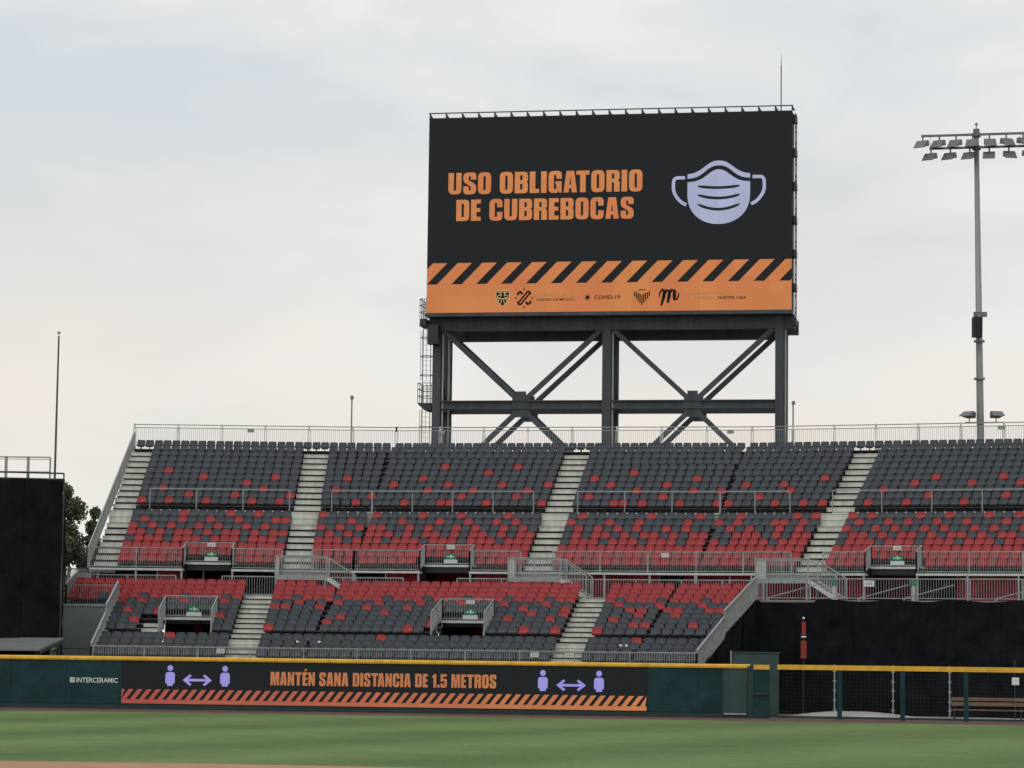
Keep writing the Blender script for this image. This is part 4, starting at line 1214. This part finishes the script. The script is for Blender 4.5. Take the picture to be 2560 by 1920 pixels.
# ================================================================== BATTER'S EYE, LEFT
be = thing('batters_eye_screen', (-25, 123, 0), 'tall black batters eye screen at the left with seams', 'screen')
B0, B1 = Vector((-33.0, 121.9, 0)), Vector((-20.42, 124.0, 0))
bd = (B1 - B0).normalized(); bl = (B1 - B0).length
bn = Vector((bd.y, -bd.x, 0))
n = 7
for k in range(n):
    a, b = B0 + bd * (bl * k / n - .06), B0 + bd * (bl * (k + 1) / n + (.06 if k < n - 1 else 0))
    m = MB()
    vs, fs = [], []
    nu, nz = 6, 12
    for i in range(nu + 1):
        for j in range(nz + 1):
            z = 3.0 + 7.25 * j / nz
            q = a.lerp(b, i / nu)
            o = .05 * math.sin(q.x * 3 + z * 1.7) + .03 * math.sin(z * 4 - q.x * 2) + (.05 if k % 2 else 0)
            vs.append(q + bn * o + Vector((0, 0, z)))
    for i in range(nu):
        for j in range(nz):
            q = i * (nz + 1) + j
            fs.append((q, q + nz + 1, q + nz + 2, q + 1))
    m.add(vs, fs)
    m.build('cloth_panel', M['dark_fabric'], be, smooth=True)
    MB().bar(a + Vector((0, .15, 0)), a + Vector((0, .15, 10.2)), .12).build('post', M['steel_dark'], be)
MB().bar(B1 + Vector((0, .1, 0)), B1 + Vector((0, .1, 10.27)), .1).build('post', M['steel'], be)
MB().bar(B0 + Vector((0, .12, 10.56)), B1 + Vector((0, .12, 10.54)), .07).build('top_pipe', M['steel_dark'], be)
for k in range(9):
    q = B0.lerp(B1, k / 8) + Vector((0, .12, 0))
    MB().bar(q + Vector((0, 0, 10.2)), q + Vector((0, 0, 10.55)), .06).build('pipe_bracket', M['steel_dark'], be)
MB().bar(B0 + Vector((0, .05, 10.26)), B1 + Vector((0, .05, 10.26)), .08).build('top_batten', M['steel_dark'], be)
cloth('return_cloth', (-20.45, 124.1, 0), (-21.5, 131.0, 0), 0, lambda q: 9.8 - 1.5 * q, 'black return cloth folding back from the batters eye screen', amp=.1)
# platform rail behind the screen
t = thing('platform_rail', (-26, 128, 10.2), 'pale open frame rail above the batters eye screen', 'railing')
pr0, pr1 = Vector((-36, 127.0, 10.55)), Vector((-21.55, 127.0, 10.55))
MB().bar(pr0 + Vector((0, 0, .92)), pr1 + Vector((0, 0, .92)), .06).build('top_rail', M['galv'], t)
MB().bar(pr0 + Vector((0, 0, .82)), pr1 + Vector((0, 0, .82)), .03).build('middle_rail', M['galv'], t)
MB().bar(pr0 + Vector((0, 0, .24)), pr1 + Vector((0, 0, .24)), .04).build('bottom_rail', M['galv'], t)
for k in range(15):
    q = pr1 - Vector((1.03 * k, 0, 0))
    MB().bar(q - Vector((0, 0, .6)), q + Vector((0, 0, .92)), .13 if k else .07, .06).build('post', M['galv'], t)
MB().box(-36, -21.5, 126.9, 128.4, 9.7, 9.9).build('platform', M['steel_dark'], t)
for k in range(6):
    MB().bar((-35.5 + 2.75 * k, 127.6, 0), (-35.5 + 2.75 * k, 127.6, 9.7), .12).build('leg', M['steel_dark'], t)
# awning below the screen
t = thing('awning_roof', (-26, 121.6, 0), 'sloping grey awning roof at the foot of the batters eye screen', 'awning')
MB().hexa([(-33, 121.35, 2.42), (-20.85, 121.35, 2.46), (-20.15, 123.7, 2.98), (-33, 123.7, 2.96), (-33, 121.35, 2.5), (-20.85, 121.35, 2.54), (-20.15, 123.7, 3.06), (-33, 123.7, 3.04)]).build('roof_sheet', M['awning'], t)
MB().bar((-20.8, 121.38, 2.4), (-20.12, 123.7, 2.95), .08, .12).build('edge_trim', M['steel'], t)
for x in (-32, -28, -24, -21):
    MB().bar((x, 121.6, 0), (x, 121.6, 2.42), .1).build('leg', M['steel_dark'], t)
MB().box(-33, -20.7, 123.2, 123.3, 0, 2.8).build('rear_cloth', M['dark_fabric'], t)

# ================================================================== SCOREBOARD
sb = thing('scoreboard_display', W(1, 10, 155.8, 22.0), 'huge lit video board with orange lettering and a face mask symbol', 'scoreboard')
SG = 155.5
SX0, SX1, SZ0, SZ1 = -.53, 20.44, 22.04, 33.42
MB().fbox(1, SX0, SX1, SG, SG + .75, SZ0, SZ1).build('screen', M['screen'], sb)
MB().fbox(1, SX0 - .02, SX1 + .02, SG + .76, SG + 1.3, SZ0 - .05, SZ1 - .05).build('casing', M['casing'], sb)
MB().fbox(1, SX0 - .04, SX1 + .04, SG - .02, SG + .76, SZ0 - .2, SZ0 - .005).build('sill', M['steel'], sb)
smap = lambda x, z: W(1, x, SG - .014, z)
smap2 = lambda x, z: W(1, x, SG - .022, z)
block_text('USO OBLIGATORIO', .66, 28.93, 11.27, 1.25, smap, 'lettering', M['orange'], sb)
block_text('DE CUBREBOCAS', 1.14, 27.37, 10.3, 1.24, smap, 'lettering', M['orange'], sb)
# face mask symbol
mx = 16.29
def bez(p0, p1, p2, p3, n=10):
    out = []
    for k in range(n):
        t = k / (n - 1)
        out.append(tuple(p0[i] * (1 - t) ** 3 + 3 * p1[i] * t * (1 - t) ** 2 + 3 * p2[i] * t * t * (1 - t) + p3[i] * t ** 3 for i in (0, 1)))
    return out
def mirror(pts): return [(2 * mx - x, z) for x, z in pts]
top_l = bez((mx - 1.78, 29.85), (mx - .85, 29.92), (mx - .75, 30.62), (mx, 30.62))
bot_l = bez((mx - 1.78, 29.60), (mx - .80, 29.60), (mx - .75, 30.36), (mx, 30.34))
flat_mesh([top_l + mirror(top_l)[::-1][1:] + mirror(bot_l) + bot_l[::-1][1:]], smap, 'mask_rim', M['lavender'], sb)
b2 = bez((mx - 1.78, 29.40), (mx - .72, 29.38), (mx - .62, 30.10), (mx, 30.12))
low = bez((mx + 1.78, 28.6), (mx + 1.75, 27.55), (mx + .95, 26.97), (mx, 26.97))
flat_mesh([b2 + mirror(b2)[::-1][1:] + low + mirror(low)[::-1][1:]], smap, 'mask_body', M['lavender'], sb)
for z, hw, sag in ((29.16, 1.2, .1), (28.66, 1.2, .2), (28.12, 1.2, .3)):
    pts = [(mx + hw * (q / 8 - 1), z - sag * (1 - (q / 8 - 1) ** 2)) for q in range(17)]
    flat_mesh([stroke(pts, [.06, .13] + [.16] * 13 + [.13, .06])], smap2, 'mask_pleat', M['screen'], sb)
for sgn in (-1, 1):
    loop = [(mx + sgn * 1.92, 29.66), (mx + sgn * 2.35, 29.66)] + [(mx + sgn * (2.35 + .23 * math.sin(a)), 29.43 + .23 * math.cos(a)) for a in (.5, 1.0, 1.57)] + \
           [(mx + sgn * 2.58, 29.0), (mx + sgn * 2.5, 28.72), (mx + sgn * 2.3, 28.42), (mx + sgn * 2.08, 28.22), (mx + sgn * 1.84, 28.1)]
    flat_mesh([stroke(loop, .19)], smap, 'mask_loop', M['lavender'], sb)
# orange band with hazard stripes
flat_mesh([[(SX0 + .01, SZ0 + .01), (SX1 - .01, SZ0 + .01), (SX1 - .01, 23.70), (SX0 + .01, 23.70)]], smap, 'orange_band', M['orange_band'], sb)
per, sw, sl = 1.447, .84, 1.19
k = -2
while True:
    u = SX0 - .84 + k * per
    if u > SX1: break
    c = [(u, 23.703), (u + sw, 23.703), (u + sw + sl, 24.93), (u + sl, 24.93)]
    # clip to the display
    def clip(poly, xl, keep_gt):
        out = []
        for i in range(len(poly)):
            p, q = poly[i], poly[(i + 1) % len(poly)]
            ip = (p[0] >= xl) if keep_gt else (p[0] <= xl)
            iq = (q[0] >= xl) if keep_gt else (q[0] <= xl)
            if ip: out.append(p)
            if ip != iq:
                tt = (xl - p[0]) / (q[0] - p[0])
                out.append((xl, p[1] + (q[1] - p[1]) * tt))
        return out
    c = clip(c, SX0 + .01, True)
    if len(c) > 2: c = clip(c, SX1 - .01, False)
    if len(c) > 2:
        flat_mesh([c], smap, 'hazard_stripe', M['orange_band'], sb)
    k += 1
# logos on the band
def band_art(cs, name, m, mp=smap2): flat_mesh(cs, mp, name, M[m], sb)
cxs, cz = 4.0 - .08, 22.86
shield = fillet([(cxs - .42, cz + .46), (cxs + .42, cz + .46), (cxs + .42, cz - .1, .25), (cxs, cz - .55, .2), (cxs - .42, cz - .1, .25)])
shield_i = [(cxs + (x - cxs) * .86, cz + (z - cz) * .86) for x, z in shield]
band_art([shield, shield_i], 'crest', 'gold')
smap3 = lambda x, z: W(1, x, SG - .03, z)
smap4 = lambda x, z: W(1, x, SG - .038, z)
flat_mesh([shield_i], smap2, 'crest', M['ink'], sb)
dec = []
for sx in (-1, 1):
    dec.append(stroke([(cxs + sx * .30, cz + .34), (cxs + sx * .14, cz + .34), (cxs + sx * .14, cz + .18), (cxs + sx * .30, cz + .14), (cxs + sx * .3, cz + .02), (cxs + sx * .12, cz + .02)], .06))
    dec.append(stroke([(cxs + sx * .05, cz - .06), (cxs + sx * .12, cz - .34)], .05))
    dec.append(stroke([(cxs + sx * .17, cz - .1), (cxs + sx * .3, cz - .1), (cxs + sx * .22, cz - .2)], .05))
dec.append([(cxs - .36, cz - .05), (cxs + .36, cz - .05), (cxs + .36, cz + .0), (cxs - .36, cz + .0)])
dec.append(stroke([(cxs - .1, cz + .1), (cxs - .1, cz + .36), (cxs + .1, cz + .36), (cxs + .1, cz + .1)], .05))
for d_ in dec:
    flat_mesh([d_], smap3, 'crest_detail', M['gold'], sb)
c2 = 5.17
X = []
for o in (-.085, .085):
    X.append(stroke([(c2 - .27 + o * .7, cz - .33 - o * .7), (c2 + .27 + o * .7, cz + .33 - o * .7)], .105))
X.append(stroke([(c2 - .37, cz + .16), (c2 - .34, cz + .30), (c2 - .22, cz + .36), (c2 - .10, cz + .22)], .14))
X.append(stroke([(c2 + .37, cz - .16), (c2 + .34, cz - .30), (c2 + .22, cz - .36), (c2 + .10, cz - .22)], .14))
X.append(stroke([(c2 + .20, cz + .38), (c2 + .33, cz + .34), (c2 + .37, cz + .2)], .12))
X.append(stroke([(c2 - .20, cz - .38), (c2 - .33, cz - .34), (c2 - .37, cz - .2)], .12))
for x_ in X:
    flat_mesh([x_], smap2, 'emblem', M['ink'], sb)
for dx, dz in ((0, .52), (0, -.52), (.46, 0), (-.46, 0)):
    ring = [(c2 + dx + .065 * math.cos(a), cz + dz + .065 * math.sin(a)) for a in [2 * math.pi * q / 12 for q in range(12)]]
    ring2 = [(c2 + dx + .035 * math.cos(a), cz + dz + .035 * math.sin(a)) for a in [2 * math.pi * q / 12 for q in range(12)]]
    band_art([ring, ring2], 'emblem', 'ink')
small_text('GOBIERNO DE LA', 5.88, 22.93, 2.2, .17, smap2, 'small_lettering', M['faint'], sb, bold=.01)
small_text('CIUDAD DE MÉXICO', 5.88, 22.68, 2.2, .20, smap2, 'small_lettering', M['ink'], sb, bold=.012)
band_art([[(8.30, 22.68), (8.32, 22.68), (8.32, 23.06), (8.30, 23.06)]], 'divider', 'faint')
sun_c = (8.83, 22.86)
band_art([[(sun_c[0] + .12 * math.cos(a), sun_c[1] + .12 * math.sin(a)) for a in [2 * math.pi * q / 16 for q in range(16)]]], 'virus_symbol', 'ink')
for q in range(8):
    a = q * math.pi / 4
    band_art([stroke([(sun_c[0] + .15 * math.cos(a), sun_c[1] + .15 * math.sin(a)), (sun_c[0] + .22 * math.cos(a), sun_c[1] + .22 * math.sin(a))], .035)], 'virus_symbol', 'ink')
small_text('COVID-19', 9.22, 22.74, 1.48, .24, smap2, 'small_lettering', M['ink'], sb, bold=.02)
e0 = 11.95
for q in range(9):
    o = (q - 4)
    zt = cz + .42 - (.30 if abs(o) == 0 else (.28 - abs(o) * .045))
    zb = cz - .50 + abs(o) * .13
    band_art([[(e0 + o * .105 - .034, zb), (e0 + o * .105 + .034, zb + .01), (e0 + o * .105 + .034, zt), (e0 + o * .105 - .034, zt)]], 'striped_emblem', 'ink')
band_art([stroke([(e0 - .2, cz + .36), (e0 - .06, cz + .43), (e0 + .06, cz + .39), (e0 + .22, cz + .43)], .06)], 'striped_emblem', 'ink')
band_art([[(12.62, 22.68), (12.64, 22.68), (12.64, 23.06), (12.62, 23.06)]], 'divider', 'faint')
for pts, ws in (([(12.93, 22.78), (12.98, 23.08), (13.12, 23.28), (13.24, 23.2), (13.2, 22.85), (13.06, 22.34)], [.03, .07, .1, .13, .14, .08]),
                ([(13.2, 22.9), (13.38, 23.24), (13.52, 23.2), (13.5, 22.85), (13.42, 22.5)], [.05, .1, .13, .14, .1]),
                ([(13.5, 22.9), (13.66, 23.26), (13.8, 23.22), (13.8, 22.9), (13.82, 22.66), (13.96, 22.72), (14.05, 22.95), (13.98, 23.12)], [.05, .1, .13, .15, .12, .08, .06, .03])):
    band_art([stroke(pts, [q * 1.45 for q in ws])], 'script_letter', 'ink')
small_text('CIUDAD INNOVADORA Y DE', 14.6, 22.93, 2.5, .16, smap2, 'small_lettering', M['faint'], sb, bold=.01)
small_text('DERECHOS', 15.0, 22.68, 1.1, .17, smap2, 'small_lettering', M['faint'], sb, bold=.01)
small_text('NUESTRA CASA', 16.28, 22.68, 1.6, .18, smap2, 'small_lettering', M['ink'], sb, bold=.02)
# rail on brackets along the top and lattice on the right side
MB().bar(W(1, SX0 - .05, SG + .1, 33.72), W(1, SX1 + .05, SG + .1, 33.72), .06).build('top_pipe', M['steel'], sb)
for q in range(23):
    w = SX0 + .02 + (SX1 - SX0 - .04) * q / 22
    m = MB()
    m.hexa([W(1, w - .03, SG + .08, 33.43), W(1, w + .2, SG + .08, 33.43), W(1, w + .2, SG + .14, 33.43), W(1, w - .03, SG + .14, 33.43),
            W(1, w - .03, SG + .08, 33.70), W(1, w + .03, SG + .08, 33.70), W(1, w + .03, SG + .14, 33.70), W(1, w - .03, SG + .14, 33.70)])
    m.build('pipe_bracket', M['steel'], sb)
m = MB()
for g in (SG + .2, SG + 1.25):
    m.bar(W(1, SX1 + .16, g, 21.2), W(1, SX1 + .16, g, 33.3), .05)
for q in range(26):
    z = 21.3 + .47 * q
    m.bar(W(1, SX1 + .16, SG + .2, z), W(1, SX1 + .16, SG + 1.25, z + (.4 if q % 2 else 0)), .035)
m.build('side_lattice', M['steel'], sb)
for q in range(7):
    z = 21.25 + 1.93 * q
    MB().fbox(1, SX1 + .02, SX1 + .22, SG + .25, SG + 1.2, z, z + .4).build('side_bracket', M['steel_dark'], sb)
# lightning rod
t = thing('lightning_rod', W(1, 19.74, 157.0, 33.2), 'thin lightning rod standing on the scoreboard', 'rod')
MB().tube(W(1, 19.74, 156.4, 33.3), W(1, 19.74, 156.4, 36.2), .035, .03, n=6).build('shaft', M['steel'], t)
MB().tube(W(1, 19.74, 156.4, 36.2), W(1, 19.74, 156.4, 36.9), .022, .008, n=6).build('tip', M['steel'], t)

# steel frame under the board
sf = thing('scoreboard_trestle', W(1, 9.9, 158, 0), 'dark steel trestle of columns, beams and cross braces under the scoreboard', 'frame')
CW = [(-.31, .17), (9.58, 10.08), (19.44, 19.92)]
for gi, g in enumerate((156.4, 159.4)):
    for w0, w1 in CW:
        m = MB()
        m.fbox(1, w0, w1, g, g + .06, 0, 21.95); m.fbox(1, w0, w1, g + .44, g + .5, 0, 21.95); m.fbox(1, (w0 + w1) / 2 - .03, (w0 + w1) / 2 + .03, g + .06, g + .44, 0, 21.95)
        m.build('column', M['steel'], sf)
    m = MB()
    a, b = CW[0][1] + .002, CW[1][0] - .002
    for a, b in ((CW[0][1], CW[1][0]), (CW[1][1], CW[2][0])):
        # mid beam
        m = MB()
        m.fbox(1, a, b, g + .05, g + .45, 17.02, 17.08); m.fbox(1, a, b, g + .05, g + .45, 16.58, 16.64); m.fbox(1, a, b, g + .22, g + .28, 16.64, 17.02)
        m.build('beam', M['steel'], sf)
        # head beam with stiffeners
        m = MB()
        lo = 21.12 if gi == 0 else 20.85
        m.fbox(1, a, b, g + .02, g + .48, 21.88, 21.95); m.fbox(1, a, b, g + .02, g + .48, lo, lo + .07); m.fbox(1, a, b, g + .05, g + .1, lo + .07, 21.88)
        for q in range(1, 10):
            w = a + (b - a) * q / 10
            m.fbox(1, w - .015, w + .015, g + .025, g + .05, lo + .07, 21.88)
        m.build('head_beam', M['steel'], sf)
        c = (a + b) / 2
        gm = g + .25
        for x0_, z0_, x1_, z1_ in ((a + .1, 21.15, c - .25, 17.15), (b - .1, 21.15, c + .25, 17.15), (c - .15, 16.5, a + .05, 12.2), (c + .15, 16.5, b - .05, 12.2)):
            MB().bar(W(1, x0_, gm, z0_), W(1, x1_, gm, z1_), .27, .27, up=NV[1]).build('brace', M['steel'], sf)
        m = MB()
        m.fbox(1, c - .5, c + .5, gm - .13, gm - .11, 16.35, 17.35)
        m.fbox(1, c - .3, c + .3, gm - .13, gm - .11, 17.351, 17.6)
        m.fbox(1, c - .35, c + .35, gm - .13, gm - .11, 16.1, 16.349)
        m.build('gusset', M['steel'], sf)
    for w0, w1, s in ((SX0, CW[0][0], 0), (CW[2][1], SX1 + .1, 1)):
        MB().fbox(1, w0, w1, g + .05, g + .45, 21.1, 21.9).build('cantilever', M['steel'], sf)
for w0, w1 in CW:
    for z in (12.0, 16.6, 21.2):
        MB().fbox(1, w0 + .1, w1 - .1, 156.9, 159.4, z, z + .35).build('tie_beam', M['steel'], sf)
    MB().bar(W(1, (w0 + w1) / 2, 156.9, 12.4), W(1, (w0 + w1) / 2, 159.4, 16.6), .12).build('brace', M['steel_dark'], sf)
    MB().bar(W(1, (w0 + w1) / 2, 159.4, 16.9), W(1, (w0 + w1) / 2, 156.9, 21.2), .12).build('brace', M['steel_dark'], sf)
for w, g in ((.26, 156.6), (.42, 157.6), (10.16, 156.6), (20.0, 156.7)):
    MB().tube(W(1, w, g, 4), W(1, w, g, 21.1), .055, n=6).build('conduit', M['pipe'], sf)
# caged ladder and platforms on the left column
t = thing('caged_ladder', W(1, -.75, 157.2, 8), 'caged access ladder with railed platforms on the left scoreboard column', 'ladder')
lc = W(1, -.78, 157.0)
for dx in (-.22, .22):
    MB().bar(lc + Vector((dx, .25, 8)), lc + Vector((dx, .25, 21.8)), .04).build('stile', M['steel'], t)
m = MB()
for q in range(46):
    m.bar(lc + Vector((-.22, .25, 8.1 + .3 * q)), lc + Vector((.22, .25, 8.1 + .3 * q)), .014)
tag(m.build('rungs', M['steel'], t), kind='stuff')
for z in (14.5, 15.6, 18.6, 19.7, 20.8):
    MB().ring(lc + Vector((0, 0, z)), .36, .035).build('hoop', M['steel'], t)
for dx, dy in ((-.36, 0), (0, -.36), (-.25, -.25), (.25, -.25)):
    for z0_, z1_ in ((13.4, 16.6), (18.3, 21.2)):
        MB().bar(lc + Vector((dx, dy, z0_)), lc + Vector((dx, dy, z1_)), .025).build('cage_bar', M['steel'], t)
def balcony(w0, w1, g0, g1, z, nm):
    MB().fbox(1, w0, w1, g0, g1, z - .06, z).build('platform', M['steel_dark'], t)
    m = MB()
    m.hexa([W(1, w1 - .4, g0, z - .42), W(1, w1, g0, z - .42), W(1, w1, g1, z - .42), W(1, w1 - .4, g1, z - .42), W(1, w0, g0, z - .061), W(1, w1, g0, z - .061), W(1, w1, g1, z - .061), W(1, w0, g1, z - .061)])
    m.build('bracket', M['steel_dark'], t)
    m = MB()
    pts = [W(1, w1, g0, z), W(1, w0, g0, z), W(1, w0, g1, z), W(1, w1, g1, z)]
    for hgt in (.4, .8, 1.15):
        for a, b in zip(pts, pts[1:]):
            m.bar(a + Vector((0, 0, hgt)), b + Vector((0, 0, hgt)), .035)
    for a, b in zip(pts, pts[1:]):
        for q in range(4):
            p = a.lerp(b, q / 3)
            m.bar(p, p + Vector((0, 0, 1.15)), .035)
    m.build('platform_rail', M['steel'], t)
balcony(-1.15, -.36, 156.4, 158.0, 16.95, 'mid')
balcony(-.95, -.57, 155.7, 157.2, 21.75, 'top')
MB().fbox(1, -.5, .12, 155.75, 156.35, 20.3, 21.4).build('junction_box', M['steel_dark'], t)

# ================================================================== FLOODLIGHT MAST
PX, PY = 28.5, 165.0
fm = thing('floodlight_mast', (PX, PY, 0), 'tall grey floodlight mast with two rows of lamps', 'floodlight mast')
MB().tube((PX + .2, PY, 0), (PX - .12, PY, 34.8), .30, .15, n=16).build('pole', M['pole'], fm, smooth=True)
MB().tube((PX - .12, PY, 34.8), (PX - .12, PY, 35.1), .2, .2, n=12).build('cap', M['lamp_body'], fm)
MB().tube((PX - .12, PY, 35.1), (PX - .12, PY, 35.5), .03, n=6).build('finial', M['lamp_body'], fm)
MB().ball((PX - .12, PY, 35.4), .09).build('finial_ball', M['lamp_body'], fm)
AA = math.radians(-13)
ad = Vector((math.cos(AA), math.sin(AA), 0)); an = Vector((math.sin(AA), -math.cos(AA), 0))
def lamp_head(c, yaw, tilt, parent, upward=False):
    """wedge-shaped floodlight: deep housing, visor to the front"""
    R = Matrix.Rotation(yaw, 3, 'Z') @ Matrix.Rotation(tilt, 3, 'X')
    pr = [(-.34, .30, .28), (.34, .30, .28), (.40, -.25, .30), (-.40, -.25, .30)]
    top = [(-.30, .28, .16), (.30, .28, .16), (.36, -.1, .2), (-.36, -.1, .2)]
    bot = [(-.30, .28, -.16), (.30, .28, -.16), (.38, -.30, -.14), (-.38, -.30, -.14)]
    m = MB()
    m.hexa([c + R @ Vector(p) for p in bot[::1]] + [c + R @ Vector(p) for p in top])
    h = m.build('lamp_head', M['lamp_body'], parent)
    mm = MB()
    mm.hexa([c + R @ Vector(p) for p in ((-.37, -.30, -.15), (.37, -.30, -.15), (.37, -.62, -.22), (-.37, -.62, -.22), (-.35, -.11, .19), (.35, -.11, .19), (.37, -.62, -.19), (-.37, -.62, -.19))])
    mm.build('visor', M['lamp_body'], h)
    m3 = MB()
    m3.hexa([c + R @ Vector(p) for p in ((-.33, -.30, -.165), (.33, -.30, -.165), (.28, .24, -.175), (-.28, .24, -.175), (-.33, -.30, -.151), (.33, -.30, -.151), (.28, .24, -.161), (-.28, .24, -.161))])
    m3.build('lens', M['lamp_glass'], h)
for z, u0, u1, n in ((34.72, -3.4, 3.9, 8), (33.92, -2.9, 3.2, 6)):
    c = Vector((PX - .12, PY - .22, z))
    MB().bar(c + ad * u0, c + ad * u1, .13).build('crossarm', M['lamp_body'], fm)
    MB().tube((PX - .12, PY, z - .12), (PX - .12, PY, z + .12), .27, n=12).build('clamp', M['lamp_body'], fm)
    yaws = [-.62, -.6, -.55, -.35, -.02, .25, .4, .5] if n == 8 else [-.62, -.6, -.55, -.25, .1, .3]
    for q in range(n):
        u = u0 + .1 + (u1 - u0 - .2) * q / (n - 1)
        p = c + ad * u
        MB().bar(p, p - Vector((0, 0, .32)), .09).build('hanger', M['lamp_body'], fm)
        lamp_head(p - Vector((0, 0, .48)), yaws[q], math.radians(12), fm)
for u in (-2.85, 2.6):
    MB().bar(Vector((PX - .12, PY - .22, 34.7)) + ad * u, Vector((PX - .12, PY - .22, 33.9)) + ad * u, .025).build('tie_wire', M['lamp_body'], fm)
cc = Vector((PX + .05, PY - .32, 16.95))
MB().bar(cc - ad * 1.0, cc + ad * 1.3, .07).build('low_crossarm', M['lamp_body'], fm)
for u, yaw in ((-.72, -.7), (.88, .15)):
    MB().bar(cc + ad * u, cc + ad * u + Vector((0, 0, .3)), .06).build('low_hanger', M['lamp_body'], fm)
    lamp_head(cc + ad * u + Vector((0, 0, .48)), yaw, math.radians(-8), fm)
for z in (19.6, 21.9):
    MB().tube((PX, PY, z), (PX, PY, z + .12), .34, n=12).build('band', M['pole'], fm)
sp = thing('loudspeaker', (PX - .08, PY - .5, 22.1), 'black box loudspeaker strapped to the floodlight mast', 'speaker')
sc_ = Vector((PX - .24, PY - .62, 0))
m = MB()
R = Matrix.Rotation(.2, 3, 'Z')
m.hexa([sc_ + R @ Vector(p) for p in ((-.27, -.2, 22.12), (.27, -.2, 22.12), (.25, .25, 22.12), (-.25, .25, 22.12), (-.27, -.25, 23.35), (.27, -.25, 23.35), (.25, .25, 23.35), (-.25, .25, 23.35))])
m.build('cabinet', M['speaker'], sp)
MB().box(PX - .4, PX + .42, PY - .38, PY - .27, 23.42, 23.72).build('bracket', M['lamp_body'], sp)
MB().bar((PX - .1, PY - .5, 23.3), (PX - .1, PY - .35, 23.6), .1).build('yoke', M['lamp_body'], sp)
# small lamp posts behind the stand
for x, n in ((-10.92, 'thin lamp post behind the top rail left of the scoreboard'), (19.22, 'thin lamp post behind the top rail right of the scoreboard')):
    t = thing('lamp_post', (x, 185, 0), n, 'lamp post', 'thin lamp posts behind the stand')
    MB().tube((x, 185, 0), (x, 185, 19.9), .07, .05, n=8).build('shaft', M['pole'], t)
    MB().hexa([(x - .1, 184.7, 19.8), (x + .12, 184.7, 19.8), (x + .12, 185.15, 19.8), (x - .1, 185.15, 19.8), (x - .08, 184.75, 20.02), (x + .1, 184.75, 20.02), (x + .1, 185.1, 20.05), (x - .08, 185.1, 20.05)]).build('lamp_head', M['lamp_body'], t)

# flagpole
t = thing('flagpole', (-29.38, 175, 0), 'tall bare flagpole with a pale ball behind the black screen', 'flagpole')
MB().tube((-29.38, 175, 0), (-29.38, 175, 22.6), .11, .055, n=12).build('shaft', M['flag_pole'], t)
MB().tube((-29.38, 175, 22.6), (-29.38, 175, 22.75), .06, n=8).build('truck', M['lamp_body'], t)
MB().ball((-29.38, 175, 22.95), .12, sz=.9).build('ball', M['ball'], t)

# ================================================================== TREES
def tree(x, y, h, rad, label, seed, n_leaf=5200):
    rnd = random.Random(seed)
    t = thing('leafy_tree', (x, y, 0), label, 'tree', 'trees beyond the left end of the stand')
    m = MB()
    m.tube((x, y, 0), (x + .1, y, h * .55), .28, .16, n=8)
    m.tube((x + .1, y, h * .55), (x, y, h * .95), .16, .03, n=6)
    m.build('trunk', M['bark'], t)
    clumps = []
    for q in range(26):
        z = h * rnd.uniform(.22, .97)
        rr_ = rad * (1.0 - .75 * max(0, (z / h - .45) / .55)) * rnd.uniform(.35, 1.0)
        a = rnd.uniform(0, 6.283)
        c = Vector((x + math.cos(a) * rr_, y + math.sin(a) * rr_, z))
        clumps.append((c, rnd.uniform(.45, 1.0) * rad * .42))
        b0 = Vector((x + .05, y, z - rr_ * .7 if z - rr_ * .7 > 1 else 1))
        MB().tube(b0, c, .06, .02, n=5).build('limb', M['bark'], t)
    clumps.append((Vector((x, y, h * .96)), rad * .22))
    vs, fs = [], []
    for q in range(n_leaf):
        c, r_ = clumps[rnd.randrange(len(clumps))]
        d = Vector((rnd.gauss(0, 1), rnd.gauss(0, 1), rnd.gauss(0, 1))).normalized() * r_ * rnd.uniform(.25, 1.05)
        d.z *= 1.15
        p = c + d
        s = rnd.uniform(.06, .13)
        a = Vector((rnd.gauss(0, 1), rnd.gauss(0, 1), rnd.gauss(0, 1))).normalized()
        b = a.orthogonal().normalized()
        k0 = len(vs)
        vs += [p - a * s * 1.5, p + b * s * .6, p + a * s * 1.5, p - b * s * .6]
        fs.append((k0, k0 + 1, k0 + 2, k0 + 3))
    m = MB()
    m.add(vs, fs)
    tag(m.build('crown', M['foliage'], t), kind='stuff')
tree(-28.2, 172, 13.0, 2.3, 'tall narrow green tree between the black screen and the stand', 3, 21000)
tree(-26.55, 174, 11.7, 1.5, 'shorter bushy tree close to the sloping end rail of the stand', 9, 14000)
tree(-30.5, 180, 11.5, 2.4, 'leafy tree half hidden behind the black screen', 21, 7000)
tree(-27.2, 168, 9.4, 2.0, 'low dense tree behind the left end of the walkway', 33, 14000)
